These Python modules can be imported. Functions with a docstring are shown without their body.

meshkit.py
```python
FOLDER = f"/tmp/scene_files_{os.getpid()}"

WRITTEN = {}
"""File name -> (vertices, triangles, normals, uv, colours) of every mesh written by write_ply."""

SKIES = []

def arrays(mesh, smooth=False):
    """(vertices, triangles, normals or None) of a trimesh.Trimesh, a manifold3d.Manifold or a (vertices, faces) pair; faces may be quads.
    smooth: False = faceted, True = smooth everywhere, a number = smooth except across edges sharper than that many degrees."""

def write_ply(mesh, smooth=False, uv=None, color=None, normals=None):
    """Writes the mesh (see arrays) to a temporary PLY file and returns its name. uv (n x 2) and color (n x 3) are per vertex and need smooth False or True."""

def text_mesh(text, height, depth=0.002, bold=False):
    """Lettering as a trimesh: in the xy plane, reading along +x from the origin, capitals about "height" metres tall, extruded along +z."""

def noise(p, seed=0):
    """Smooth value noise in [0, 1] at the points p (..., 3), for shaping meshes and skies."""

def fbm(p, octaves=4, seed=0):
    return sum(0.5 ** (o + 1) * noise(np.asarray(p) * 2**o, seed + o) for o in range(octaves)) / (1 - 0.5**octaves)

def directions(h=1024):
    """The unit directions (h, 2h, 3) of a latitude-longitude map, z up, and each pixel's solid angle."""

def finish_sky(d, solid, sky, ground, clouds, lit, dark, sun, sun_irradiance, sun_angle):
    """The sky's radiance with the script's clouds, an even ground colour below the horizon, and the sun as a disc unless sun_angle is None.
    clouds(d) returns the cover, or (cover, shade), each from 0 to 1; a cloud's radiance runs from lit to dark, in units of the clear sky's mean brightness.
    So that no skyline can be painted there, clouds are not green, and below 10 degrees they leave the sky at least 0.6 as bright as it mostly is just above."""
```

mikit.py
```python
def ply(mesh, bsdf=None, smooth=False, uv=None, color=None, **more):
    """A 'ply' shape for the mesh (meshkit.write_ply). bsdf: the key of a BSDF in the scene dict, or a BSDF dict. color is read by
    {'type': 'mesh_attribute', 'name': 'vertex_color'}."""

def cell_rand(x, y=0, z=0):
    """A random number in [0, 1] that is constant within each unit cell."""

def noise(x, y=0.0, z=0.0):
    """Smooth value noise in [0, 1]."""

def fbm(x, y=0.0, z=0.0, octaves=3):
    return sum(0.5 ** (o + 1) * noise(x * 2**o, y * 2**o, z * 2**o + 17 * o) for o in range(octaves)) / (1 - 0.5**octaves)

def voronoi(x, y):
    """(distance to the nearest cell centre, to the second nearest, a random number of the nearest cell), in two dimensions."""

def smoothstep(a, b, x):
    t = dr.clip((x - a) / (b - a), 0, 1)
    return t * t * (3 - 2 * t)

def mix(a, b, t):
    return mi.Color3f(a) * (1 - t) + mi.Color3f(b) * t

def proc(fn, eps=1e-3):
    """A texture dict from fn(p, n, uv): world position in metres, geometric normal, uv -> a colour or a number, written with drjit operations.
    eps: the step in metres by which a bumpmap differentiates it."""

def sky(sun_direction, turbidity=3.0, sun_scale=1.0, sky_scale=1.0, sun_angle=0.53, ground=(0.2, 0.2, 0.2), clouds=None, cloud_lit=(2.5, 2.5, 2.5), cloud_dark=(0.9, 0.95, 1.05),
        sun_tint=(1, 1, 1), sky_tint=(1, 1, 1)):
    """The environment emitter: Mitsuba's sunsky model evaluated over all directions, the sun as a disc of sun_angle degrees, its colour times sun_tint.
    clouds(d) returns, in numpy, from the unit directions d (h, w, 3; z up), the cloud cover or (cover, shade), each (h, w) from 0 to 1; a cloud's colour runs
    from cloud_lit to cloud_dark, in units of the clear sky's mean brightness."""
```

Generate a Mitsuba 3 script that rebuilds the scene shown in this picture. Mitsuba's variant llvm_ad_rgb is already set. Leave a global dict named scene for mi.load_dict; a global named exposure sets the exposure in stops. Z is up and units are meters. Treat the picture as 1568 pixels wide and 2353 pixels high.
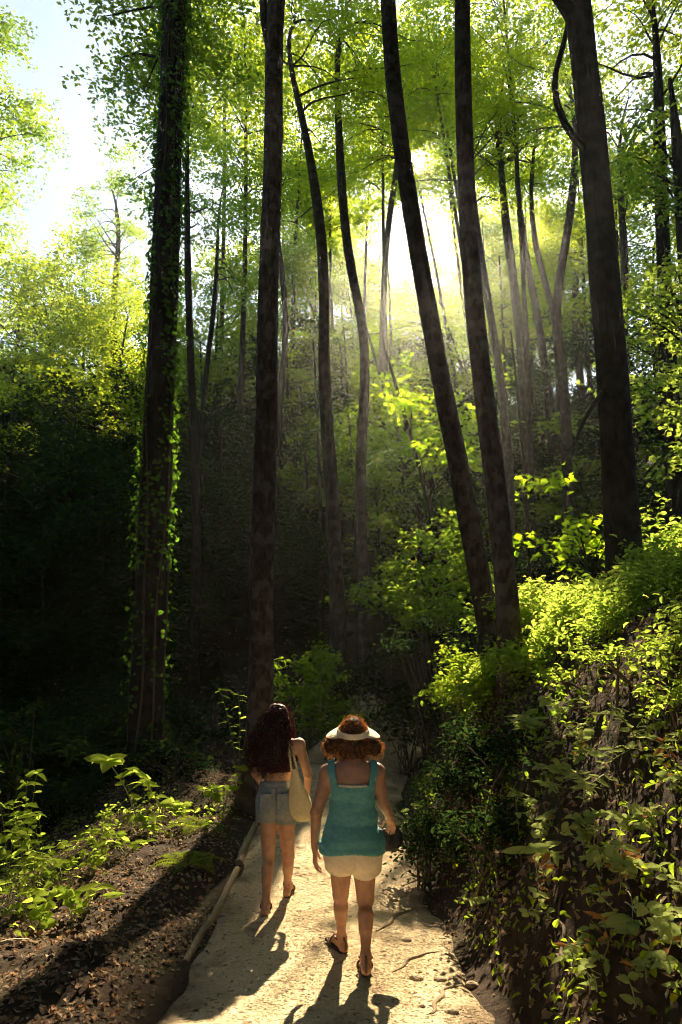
import math, random
import numpy as np
import trimesh
import drjit as dr
import mitsuba as mi
import mikit, meshkit

T = mi.ScalarTransform4f
scene, labels = {}, {}
rng = np.random.default_rng(7)

# ------------------------------------------------------------------ camera, sky, air, exposure
F, CX, CY = 1640.0, 784.0, 1176.5            # focal length and centre of the photograph at 1568 x 2353
PITCH = math.radians(10.2)
CP, SP = math.cos(PITCH), math.sin(PITCH)
CAM = np.array([0.0, 0.0, 1.55])
exposure = 4.0


def ray(px, py):
    u, v = (px - CX) / F, (CY - py) / F
    return np.array([u, CP - v * SP, SP + v * CP])


def at(px, py, d):
    """The point seen at this pixel, d metres ahead."""
    r = ray(px, py)
    return CAM + r * (d / r[1])


SUN = ray(960, 365)
SUN = SUN / np.linalg.norm(SUN)


def thin_cloud(d):
    n = meshkit.fbm(d * 2.3, 4, 5)
    return 0.15 + 0.35 * np.clip(n * 1.8 - 0.5, 0, 1)


scene['camera'] = {'type': 'perspective', 'fov': math.degrees(2 * math.atan(784 / F)), 'fov_axis': 'x', 'near_clip': 0.05, 'far_clip': 2000.0,
                   'to_world': T().look_at(origin=CAM.tolist(), target=(CAM + [0, CP, SP]).tolist(), up=[0, 0, 1]),
                   'medium': {'type': 'ref', 'id': 'forest_air'}}
scene['sky'] = mikit.sky(SUN.tolist(), turbidity=3, sky_scale=0.52, sun_angle=0.7, clouds=thin_cloud, cloud_lit=(2.0, 2.05, 2.1), sun_tint=(1.0, 0.99, 0.92))
scene['forest_air'] = {'type': 'homogeneous', 'albedo': {'type': 'rgb', 'value': [0.92, 0.96, 0.98]}, 'sigma_t': {'type': 'rgb', 'value': [0.0007, 0.0007, 0.0007]},
                       'phase': {'type': 'hg', 'g': 0.88}}

# ------------------------------------------------------------------ helpers
counts = {}


def numbered(name):
    k = counts.get(name, 0)
    counts[name] = k + 1
    return name if k == 0 else f'{name}_{k:03d}'


def tag(key, label, cat=None, group=None, kind=None):
    e = {'label': label}
    if cat: e['category'] = cat
    if group: e['group'] = group
    if kind: e['kind'] = kind
    labels[key] = e


def part(parent, name, shape, label=None):
    key = numbered(parent + '__' + name)
    scene[key] = shape
    if label: labels[key] = {'label': label}
    return key


def sm(a, b, x):
    t = np.clip((x - a) / (b - a), 0, 1)
    return t * t * (3 - 2 * t)


def softplus(x, w=2.0):
    return w * np.logaddexp(0, x / w)


def cat(meshes):
    vs, fs, us, o = [], [], [], 0
    for m in meshes:
        vs.append(m[0]); fs.append(np.asarray(m[1]) + o); o += len(m[0])
        us.append(m[2] if len(m) > 2 else np.zeros((len(m[0]), 2)))
    return np.vstack(vs), np.vstack(fs), np.vstack(us)


def tube(P, R, sides=8, rough=0.0, seed=0, cap=True, uid=0.5, k=3.0):
    P = np.asarray(P, float); R = np.broadcast_to(np.asarray(R, float), (len(P),)).copy()
    t = np.gradient(P, axis=0); t /= np.linalg.norm(t, axis=1, keepdims=True) + 1e-12
    ref = np.array([1.0, 0, 0]) if abs(t[0, 0]) < 0.8 else np.array([0, 1.0, 0])
    A = np.zeros_like(P)
    a = ref
    for i in range(len(P)):
        a = a - t[i] * (a @ t[i]); a /= np.linalg.norm(a) + 1e-12
        A[i] = a
    B = np.cross(t, A)
    ang = np.arange(sides) * 2 * np.pi / sides
    L = np.concatenate([[0], np.cumsum(np.linalg.norm(np.diff(P, axis=0), axis=1))])
    rr = np.repeat(R[:, None], sides, 1)
    if rough:
        c = np.stack([np.cos(ang)[None].repeat(len(P), 0) * k, np.sin(ang)[None].repeat(len(P), 0) * k, L[:, None].repeat(sides, 1) * 1.3 + seed * 7.7], -1)
        rr = rr * (1 + rough * (meshkit.fbm(c, 3, seed) - 0.5) * 2)
    V = P[:, None] + rr[..., None] * (np.cos(ang)[None, :, None] * A[:, None] + np.sin(ang)[None, :, None] * B[:, None])
    V = V.reshape(-1, 3)
    i, j = np.meshgrid(np.arange(len(P) - 1), np.arange(sides), indexing='ij')
    q = np.stack([i * sides + j, i * sides + (j + 1) % sides, (i + 1) * sides + (j + 1) % sides, (i + 1) * sides + j], -1).reshape(-1, 4)
    Fc = np.vstack([q[:, [0, 1, 2]], q[:, [0, 2, 3]]])
    if cap:
        n = len(V)
        V = np.vstack([V, P[:1], P[-1:]])
        j = np.arange(sides)
        e = (len(P) - 1) * sides
        Fc = np.vstack([Fc, np.stack([j * 0 + n, (j + 1) % sides, j], 1), np.stack([j * 0 + n + 1, e + j, e + (j + 1) % sides], 1)])
    return V, Fc, np.full((len(V), 2), uid)


def spline(P, n):
    """Catmull-Rom through the points."""
    P = np.asarray(P, float)
    if len(P) == 2:
        return P[0] + (P[1] - P[0]) * np.linspace(0, 1, n)[:, None]
    from scipy.interpolate import CubicSpline
    s = np.concatenate([[0], np.cumsum(np.linalg.norm(np.diff(P, axis=0), axis=1))])
    return CubicSpline(s, P)(np.linspace(0, s[-1], n))


def leaves(P, size, tilt=0.55, width=0.6, droop=0.25, rg=rng, N=None, uid=None, fold=0.12, fine=False):
    """One small folded two-triangle leaf at every point of P; uv = (random of the leaf, along the leaf)."""
    n = len(P)
    az = rg.uniform(0, 2 * np.pi, n)
    if N is None:
        th = np.abs(rg.normal(0, tilt, n)); ph = rg.uniform(0, 2 * np.pi, n)
        N = np.stack([np.sin(th) * np.cos(ph), np.sin(th) * np.sin(ph), np.cos(th)], 1)
    a = np.stack([np.cos(az), np.sin(az), -droop + 0.3 * rg.normal(0, 1, n)], 1)
    a -= N * (a * N).sum(1, keepdims=True); a /= np.linalg.norm(a, axis=1, keepdims=True) + 1e-9
    b = np.cross(N, a)
    s = np.broadcast_to(size, (n,)) * rg.uniform(0.65, 1.25, n)
    s = s[:, None]
    w = s * width * 0.5
    if fine:                                            # six corners instead of four: rounder, with a drooping tip
        l = lambda t, k, z: P + a * s * t + b * w * k + N * s * z
        v = np.stack([P, l(0.26, 0.86, fold), l(0.26, -0.86, fold), l(0.64, 0.80, fold * 0.8), l(0.64, -0.80, fold * 0.8), l(1.0, 0, -0.10), l(0.45, 0, 0.02)], 1).reshape(-1, 3)
        k = np.arange(n)[:, None] * 7
        f = np.stack([k + [0, 6, 1], k + [0, 2, 6], k + [1, 6, 3], k + [2, 4, 6], k + [3, 6, 5], k + [4, 5, 6]], 1).reshape(-1, 3)
        u = rg.random(n) if uid is None else uid
        return v, f, np.stack([np.repeat(u, 7), np.tile([0.0, 0.26, 0.26, 0.64, 0.64, 1.0, 0.45], n)], 1)
    v = np.stack([P, P + a * s * 0.48 + b * w + N * s * fold, P + a * s - N * s * 0.08, P + a * s * 0.48 - b * w + N * s * fold], 1).reshape(-1, 3)
    k = np.arange(n)[:, None] * 4
    f = np.stack([k + [0, 2, 1], k + [0, 3, 2]], 1).reshape(-1, 3)
    u = rg.random(n) if uid is None else uid
    uv = np.stack([np.repeat(u, 4), np.tile([0.0, 0.5, 1.0, 0.5], n)], 1)
    return v, f, uv


# ------------------------------------------------------------------ materials
def mat(name, d): scene[name] = d


def principled(col, rough=0.8, spec=0.3, **k):
    return {'type': 'principled', 'base_color': col if isinstance(col, dict) else {'type': 'rgb', 'value': list(col)}, 'roughness': rough, 'specular': spec, **k}


def bumped(b, fn, scale, eps=2e-3):
    return {'type': 'bumpmap', 'arbitrary': {**mikit.proc(fn, eps), 'raw': True} if False else mikit.proc(fn, eps), 'scale': scale, 'bsdf': b}


def leaf_mat(name, c0, c1, c2, trans=1.2, rough=0.5, spec=0.3, blotch=0.5):
    """c0..c1: the range of greens of the leaves, c2: the few turned ones."""
    def fn(p, n, uv):
        patch = mikit.noise(p.x * 0.45, p.y * 0.45, p.z * 0.45)
        t = dr.clip(uv.x * (1 - blotch) + blotch * (patch * 1.6 - 0.3), 0, 1)
        c = mikit.mix(c0, c1, t)
        turned = dr.select(mikit.cell_rand(uv.x * 997.0, 3) > 0.93, 0.8, 0.0)
        c = mikit.mix(c, c2, turned)
        return c * (0.85 + 0.3 * mikit.cell_rand(uv.x * 4231.0, 9))
    mat(name, {'type': 'principledthin', 'base_color': mikit.proc(fn), 'roughness': rough, 'diff_trans': trans, 'eta': 1.4, 'spec_trans': 0.0})


leaf_mat('leaf_canopy', (0.24, 0.36, 0.016), (0.48, 0.56, 0.02), (0.46, 0.42, 0.02), trans=1.7)
leaf_mat('leaf_green', (0.14, 0.26, 0.02), (0.32, 0.43, 0.025), (0.36, 0.36, 0.02), trans=1.6)
leaf_mat('leaf_dark', (0.012, 0.032, 0.01), (0.038, 0.066, 0.013), (0.06, 0.065, 0.015), trans=1.1)  # shade put into the colour: darkened greens for plants on dim slopes
leaf_mat('leaf_olive', (0.17, 0.27, 0.02), (0.36, 0.43, 0.025), (0.42, 0.37, 0.03), trans=1.6)
leaf_mat('leaf_maple', (0.28, 0.5, 0.014), (0.46, 0.62, 0.016), (0.5, 0.54, 0.02), trans=1.7)
leaf_mat('leaf_bank', (0.22, 0.36, 0.035), (0.44, 0.55, 0.08), (0.48, 0.46, 0.08), trans=1.6, rough=0.45)
leaf_mat('leaf_ivy', (0.05, 0.15, 0.015), (0.15, 0.3, 0.02), (0.18, 0.28, 0.02), trans=1.4, rough=0.4)


def near_leaf(name, a, b, trans, rough=0.38):
    def fn(p, n, uv):
        rib = dr.abs(uv.y - 0.5)
        vein = mikit.smoothstep(0.035, 0.0, rib) * 0.35 + mikit.smoothstep(0.75, 1.0, dr.abs(dr.sin(uv.x * 42 - rib * 26))) * 0.10
        t = dr.clip(mikit.fbm(p.x * 9, p.y * 9, p.z * 9) * 1.6 - 0.3, 0, 1)
        return mikit.mix(mikit.mix(a, b, t), (b[0] * 1.3, b[1] * 1.25, b[2] * 1.3), vein)
    mat(name, {'type': 'principledthin', 'base_color': mikit.proc(fn), 'roughness': rough, 'diff_trans': trans, 'eta': 1.45, 'spec_trans': 0.0})


near_leaf('sprig_leaf', (0.25, 0.33, 0.08), (0.46, 0.54, 0.19), 0.95, 0.22)
near_leaf('sapling_leaf', (0.22, 0.34, 0.03), (0.38, 0.47, 0.07), 1.4)
near_leaf('russet_leaf', (0.30, 0.12, 0.035), (0.40, 0.22, 0.08), 1.0, 0.6)
near_leaf('fern_leaf', (0.13, 0.21, 0.02), (0.24, 0.29, 0.03), 1.1, 0.6)


def litter_fn(p, n, uv):
    r = mikit.cell_rand(uv.x * 613.0, 5)
    c = mikit.mix((0.085, 0.06, 0.042), (0.32, 0.24, 0.165), uv.x)
    return mikit.mix(c, (0.46, 0.37, 0.25), dr.select(r > 0.8, 0.7, 0.0))


mat('litter', {'type': 'principledthin', 'base_color': mikit.proc(litter_fn), 'roughness': 0.75, 'diff_trans': 0.5, 'eta': 1.3})


def bark(name, a, b, lichen, ridge=14.0, depth=0.022):
    def col(p, n, uv):
        s = mikit.fbm(p.x * ridge * 2, p.y * ridge * 2, p.z * 9.0, 4)
        pt = mikit.smoothstep(0.5, 0.62, mikit.fbm(p.x * 9, p.y * 9, p.z * 7 + 31, 4))
        return mikit.mix(mikit.mix(a, b, dr.clip(s * 1.8 - 0.4, 0, 1)), lichen, pt * 0.6)

    def h(p, n, uv):
        return mikit.fbm(p.x * ridge * 1.6, p.y * ridge * 1.6, p.z * 4.0) + 0.4 * mikit.noise(p.x * 60, p.y * 60, p.z * 30)
    mat(name, bumped(principled(mikit.proc(col), 0.9, 0.15), h, depth, 3e-3))


bark('bark_brown', (0.018, 0.012, 0.009), (0.06, 0.042, 0.03), (0.075, 0.07, 0.055))
bark('bark_grey', (0.022, 0.015, 0.011), (0.07, 0.05, 0.037), (0.105, 0.095, 0.075))
bark('bark_dark', (0.012, 0.008, 0.006), (0.035, 0.024, 0.018), (0.035, 0.035, 0.022))
mat('twig', principled((0.10, 0.075, 0.05), 0.85, 0.2))
mat('green_stem', principled((0.16, 0.18, 0.07), 0.6, 0.3))
mat('pale_stem', principled((0.34, 0.30, 0.20), 0.7, 0.3))


def soil_col(p, n, uv):
    a = mikit.fbm(p.x * 5, p.y * 5, p.z * 5, 4)
    b = mikit.noise(p.x * 38, p.y * 38, p.z * 38)
    g = mikit.smoothstep(0.45, 0.7, mikit.fbm(p.x * 1.1 + 9, p.y * 1.1, p.z * 1.1))
    c = mikit.mix((0.013, 0.009, 0.006), (0.05, 0.033, 0.021), dr.clip(a * 0.9 + b * 0.5 - 0.3, 0, 1))
    return mikit.mix(c, (0.03, 0.045, 0.015), g * 0.45)


def soil_h(p, n, uv):
    return mikit.fbm(p.x * 16, p.y * 16, p.z * 16, 4)


mat('soil', bumped(principled(mikit.proc(soil_col), 0.95, 0.1), soil_h, 0.03, 4e-3))


def sand_col(p, n, uv):
    a = mikit.fbm(p.x * 2.1, p.y * 2.1, 3, 4)
    g = mikit.noise(p.x * 95, p.y * 95, p.z * 95)
    k = mikit.smoothstep(0.6, 0.8, mikit.fbm(p.x * 5.0, p.y * 5.0, 11, 3))
    c = mikit.mix((0.32, 0.25, 0.15), (0.50, 0.41, 0.26), dr.clip(a * 1.5 - 0.25, 0, 1))
    c = mikit.mix(c, (0.17, 0.115, 0.065), k * 0.6)
    e = mikit.smoothstep(0.62, 1.0, dr.abs(uv.x) + 0.55 * (mikit.fbm(p.x * 3.2, p.y * 3.2, 21, 4) - 0.5))
    c = mikit.mix(c, (0.085, 0.055, 0.033), e * 0.85)
    st = mikit.smoothstep(0.78, 0.86, mikit.noise(p.x * 41, p.y * 41, 7))
    c = mikit.mix(c, (0.12, 0.085, 0.055), st * 0.7)
    return c * (0.72 + 0.56 * g)


def sand_h(p, n, uv):
    return mikit.fbm(p.x * 9, p.y * 9, 5, 4) * 1.2 + 0.35 * mikit.noise(p.x * 70, p.y * 70, 2)


mat('sand', bumped(principled(mikit.proc(sand_col), 0.95, 0.12), sand_h, 0.035, 4e-3))

# ------------------------------------------------------------------ terrain
PY = np.array([-60, 0, 4.67, 6.1, 9, 15, 20, 40, 160.0])
PZ = np.array([5.5, 0, -0.515, -0.6, -0.66, -0.62, -0.3, 1.2, 8.0])
QY = np.array([-60, 0, 9, 12, 15, 18, 22, 30, 160.0])
QX = np.array([-1.0, 0.0, -0.16, 0.12, 0.95, 1.35, 1.35, 1.2, 6.0])


def path_z(y): return np.interp(y, PY, PZ)


def path_x(y):
    return (np.interp(y - 0.8, QY, QX) + np.interp(y, QY, QX) + np.interp(y + 0.8, QY, QX)) / 3


def ground(x, y, detail=True):
    x, y = np.asarray(x, float), np.asarray(y, float)
    s = x - path_x(y)
    pz = path_z(y)
    L = np.maximum(-s - 0.9, 0)
    left = -0.04 * L + 0.10 * sm(0.0, 0.45, L) - 0.55 * softplus(L - 1.9, 0.35)
    left = np.maximum(left, -5.5 + 0.2 * np.exp(-np.abs(left)))
    R = np.maximum(s - 0.86, 0)
    right = np.interp(R, [0, 0.12, 0.35, 1.2, 1.8, 2.4, 8, 30, 120], [0, 0.06, 0.32, 1.62, 2.3, 2.65, 4.6, 12, 28])
    z = pz + left * (s < 0) + right * (s > 0)
    az = np.degrees(np.arctan2(x, np.maximum(y, 0.1)))
    w = sm(1.0, 15.0, az)
    q = 0.85 * y - 0.5 * x
    hill = 0.78 * softplus(q - 15 - 20 * w, 2.5)
    hill = 21 - softplus(21 - hill, 3.0)
    z = z + hill * (y > -5)
    if detail:
        off = sm(0.7, 1.5, np.abs(s))
        bank = sm(0.9, 1.3, s) * sm(4.0, 2.5, s)
        n = meshkit.fbm(np.stack([x * 0.9, y * 0.9, x * 0 + 2], -1), 4, 3) - 0.5
        f = meshkit.fbm(np.stack([x * 4.5, y * 4.5, z * 4.5 + 7], -1), 3, 4) - 0.5
        b = meshkit.fbm(np.stack([x * 2.4, y * 2.4, z * 2.4 + 21], -1), 3, 8) - 0.5
        z = z + off * (n * 0.45 * (1 - 0.5 * bank) + f * 0.10) + (1 - off) * (0.07 * n + 0.012 * f) + bank * (0.30 * b + 0.10 * f)
    return z


def g3(x, y, dz=0.0): return np.array([x, y, float(ground(x, y)) + dz])


def on_ground(px, py):
    """The ground point seen at this pixel."""
    r = ray(px, py)
    d = np.linspace(1.5, 70, 2400)
    p = CAM + r * (d / r[1])[:, None]
    under = p[:, 2] < ground(p[:, 0], p[:, 1])
    i = int(np.argmax(under)) if under.any() else len(d) - 1
    return p[i]


def axis(lo, a, b, hi, step):
    near = np.arange(a, b + 1e-6, step)
    g = lambda L, n: step * (np.exp(np.linspace(0, math.log(1 + L / step), n)) - 1)
    return np.concatenate([(a - g(a - lo, 34))[::-1][:-1], near, (b + g(hi - b, 34))[1:]])


xs, ys = axis(-170, -5, 5, 170, 0.08), axis(-70, 2, 14, 210, 0.08)
gx, gy = np.meshgrid(xs, ys, indexing='xy')
gz = ground(gx, gy)
V = np.stack([gx, gy, gz], -1).reshape(-1, 3)
ny, nx = gx.shape
i, j = np.meshgrid(np.arange(ny - 1), np.arange(nx - 1), indexing='ij')
q = np.stack([i * nx + j, i * nx + j + 1, (i + 1) * nx + j + 1, (i + 1) * nx + j], -1).reshape(-1, 4)
scene['ground'] = mikit.ply((V, q), 'soil', smooth=True)
tag('ground', 'dark brown forest soil sloping from the verge into the ravine and up the wooded hillside', kind='structure')

yy = np.concatenate([np.arange(-12, 2.5, 0.5), np.arange(2.5, 12, 0.07), np.arange(12, 17.2, 0.2)])
ss = np.linspace(-1.25, 1.25, 52)
sg, yg = np.meshgrid(ss, yy, indexing='xy')
xg = path_x(yg) + sg
edge = 0.86 + 0.22 * (meshkit.fbm(np.stack([sg * 0 + np.sign(sg) * 5, yg * 1.4, sg * 0], -1), 3, 12) - 0.5)
zg = ground(xg, yg) + 0.016 - 0.16 * sm(-0.05, 0.22, np.abs(sg) - edge)
V = np.stack([xg, yg, zg], -1).reshape(-1, 3)
ny, nx = xg.shape
i, j = np.meshgrid(np.arange(ny - 1), np.arange(nx - 1), indexing='ij')
q = np.stack([i * nx + j, i * nx + j + 1, (i + 1) * nx + j + 1, (i + 1) * nx + j], -1).reshape(-1, 4)
scene['path'] = mikit.ply((V, q), 'sand', smooth=True, uv=np.stack([sg, yg], -1).reshape(-1, 2))
tag('path', 'pale sandy footpath in dappled sun between the leafy verge and the steep bank', kind='structure')


def path_top(x, y):
    s = abs(x - float(path_x(y)))
    return float(ground(x, y)) + 0.016


# plants in the foreground: what and where
BANKP = [  # label, px, py, stems, leaves per stem, whorl, size, shape, odd
    ('fan of long pale leaves, topmost of the large bank sprigs', 1215, 1655, 3, 6, 5, 0.13, 'laurel', None),
    ('little sprig of lit leaves above the fan of long pale leaves', 1290, 1600, 2, 6, 3, 0.085, 'ovate', None),
    ('tuft of small mixed leaves right of the fan of long pale leaves', 1325, 1700, 5, 7, 3, 0.06, 'ovate', ('russet_leaf', 0.12)),
    ('pale rounded leaves under the tuft of small mixed leaves', 1290, 1752, 3, 5, 3, 0.06, 'round', None),
    ('small star of pale leaves midway down the sunlit bank', 1284, 1802, 1, 2, 6, 0.085, 'laurel', None),
    ('broken pale leaf pair high at the right of the sunlit bank', 1415, 1735, 1, 3, 3, 0.08, 'ovate', None),
    ('arching sprig of long leaves right of the small star', 1365, 1790, 2, 5, 4, 0.085, 'laurel', None),
    ('curved leaf spray at the left margin of the sunlit bank', 1215, 1850, 2, 4, 3, 0.075, 'ovate', None),
    ('cluster of broad pale leaves above the big star sprig', 1236, 1888, 2, 4, 4, 0.08, 'ovate', None),
    ('big star sprig with long pointed pale leaves', 1262, 1942, 2, 3, 6, 0.125, 'laurel', ('russet_leaf', 0.1)),
    ('heap of round pale leaves right of the big star sprig', 1350, 1895, 4, 6, 3, 0.055, 'round', None),
    ('drooping curled leaves near the right edge of the sunlit bank', 1450, 1865, 2, 4, 3, 0.08, 'ovate', None),
    ('greenish curled leaves just under the drooping ones', 1476, 1900, 1, 3, 3, 0.08, 'ovate', None),
    ('long green leaf blades reaching left in the middle of the bank', 1385, 1945, 2, 3, 3, 0.095, 'laurel', None),
    ('dense tuft of dry and pale leaves on the right of the bank', 1440, 1980, 6, 7, 3, 0.06, 'ovate', ('russet_leaf', 0.18)),
    ('hanging russet leaves below the big star sprig', 1245, 2000, 2, 4, 2, 0.06, 'laurel', ('russet_leaf', 0.85)),
    ('russet and yellow leaves hanging in the lower middle of the bank', 1395, 2120, 3, 4, 2, 0.06, 'laurel', ('russet_leaf', 0.7)),
    ('small pale sprig low at the left margin of the sunlit bank', 1257, 2085, 2, 3, 3, 0.06, 'ovate', None),
    ('white-lit star of leaves low on the bank', 1436, 2080, 1, 1, 6, 0.095, 'ovate', None),
    ('broad pale leaf cluster at the lower right edge', 1520, 2115, 3, 4, 3, 0.07, 'ovate', None),
    ('fine pale sprig at the very bottom of the bank', 1320, 2180, 3, 5, 2, 0.045, 'ovate', None),
    ('pale leaves above the mossy tangle at the lower right', 1470, 2200, 4, 5, 2, 0.05, 'ovate', ('russet_leaf', 0.15)),
    ('lone seedling with four leaves on the dark soil beside the path', 1116, 2068, 1, 0, 4, 0.10, 'laurel', None),
    ('slim leafy sprig on the shaded bank right of the raised hand', 984, 1810, 2, 5, 2, 0.06, 'ovate', None),
    ('low sprig at the path edge right of the raised hand', 952, 1876, 2, 4, 3, 0.065, 'ovate', None),
    ('lit spray of oval leaves high on the bank under the bright shrubs', 1480, 1650, 3, 6, 3, 0.06, 'ovate', None),
    ('thin sprig with lit leaves over the shaded upper bank', 1345, 1620, 2, 6, 2, 0.06, 'laurel', None),
    ('spray of small lit leaves at the right edge halfway up', 1545, 1760, 4, 6, 2, 0.05, 'ovate', ('russet_leaf', 0.1)),
]
LEFTP = [  # label, px, py, base px, py, d, stems, per, whorl, size, shape
    ('tallest sapling of the verge, with a crown of big drooping leaves', 246, 1748, 318, 1960, 8.0, 1, 3, 9, 0.20, 'ovate'),
    ('sapling with broad flat leaves in front of the foot of the ivy-clad tree', 322, 1815, 372, 1950, 8.2, 2, 3, 6, 0.17, 'ovate'),
    ('thin stemmed seedling left of the foot of the forked tree', 530, 1772, 520, 1845, 9.3, 2, 3, 4, 0.11, 'round'),
    ('round-leaved plant on the verge crest left of the forked tree', 488, 1835, 480, 1875, 9.2, 4, 3, 3, 0.10, 'round'),
    ('arching bright spray at the left edge, highest of the edge sprays', 20, 1800, 30, 1960, 6.4, 3, 7, 4, 0.085, 'ovate'),
    ('bright layered spray just below the highest left edge spray', 55, 1868, 90, 2010, 6.3, 4, 7, 3, 0.08, 'ovate'),
    ('bright spray at the far left above the dark leaf litter', 25, 1935, 60, 2050, 5.9, 4, 6, 3, 0.075, 'ovate'),
    ('wide low spray of lit leaves in the middle of the left plants', 165, 1960, 200, 2060, 6.8, 5, 6, 3, 0.075, 'ovate'),
    ('lit spray left of the middle of the left plants', 105, 1995, 140, 2080, 6.4, 5, 6, 3, 0.07, 'ovate'),
    ('lit leaves right of the wide low spray', 250, 1955, 290, 2030, 7.2, 4, 6, 3, 0.075, 'ovate'),
    ('low lit leaves above the pale fallen branch', 55, 2055, 90, 2120, 5.6, 4, 5, 3, 0.07, 'round'),
    ('round lit leaves low in the left plants beside the litter', 130, 2075, 160, 2120, 5.7, 4, 4, 3, 0.065, 'round'),
    ('long upright leaf pair at the verge above the litter slope', 224, 2068, 235, 2120, 6.0, 1, 1, 3, 0.16, 'laurel'),
    ('leafy tuft below the tallest sapling on its right', 320, 1925, 335, 1985, 7.8, 4, 5, 3, 0.08, 'ovate'),
    ('small bright tuft on the verge below the broad-leaved sapling', 400, 1880, 405, 1935, 8.6, 4, 4, 3, 0.075, 'round'),
    ('pale thin sprig rising left of the forked trunk near the hair of the walker', 548, 1600, 545, 1850, 10.6, 2, 8, 3, 0.12, 'laurel'),
    ('tiny leafed climber on the right side of the forked trunk above the hair', 640, 1605, 628, 1840, 9.7, 2, 9, 3, 0.085, 'round'),
]

# ------------------------------------------------------------------ where the canopy is open: gaps along the sun's direction (point, radius, share of clumps left)
GAPS = [((0, 0, 1.55), 0.25, 0.0)]
for y in (2.6, 3.2, 4.0, 4.8, 5.6, 6.4, 7.2): GAPS.append(((-0.15, y, -0.5), 1.0, 0.05))
for p in ((-0.6, 6.1, 0.5), (0.1, 4.95, 0.5), (-0.6, 6.1, 1.0), (0.1, 4.95, 1.0)): GAPS.append((p, 0.6, 0.02))
for x, y in ((-1.6, 4.2), (-1.9, 5.4), (-2.0, 6.8), (-2.2, 8.2), (-1.7, 9.3), (-3.0, 6.0), (-3.2, 7.6), (-2.6, 4.6), (-4.2, 8.5)): GAPS.append(((x, y, -0.5), 0.8, 0.12))
for x, y, z in ((1.5, 3.2, 0.3), (1.7, 3.4, 0.9), (1.9, 4.2, 1.2), (1.6, 4.6, 0.6), (2.2, 5.0, 1.5), (1.6, 5.6, 0.9)): GAPS.append(((x, y, z), 0.55, 0.12))
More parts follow.
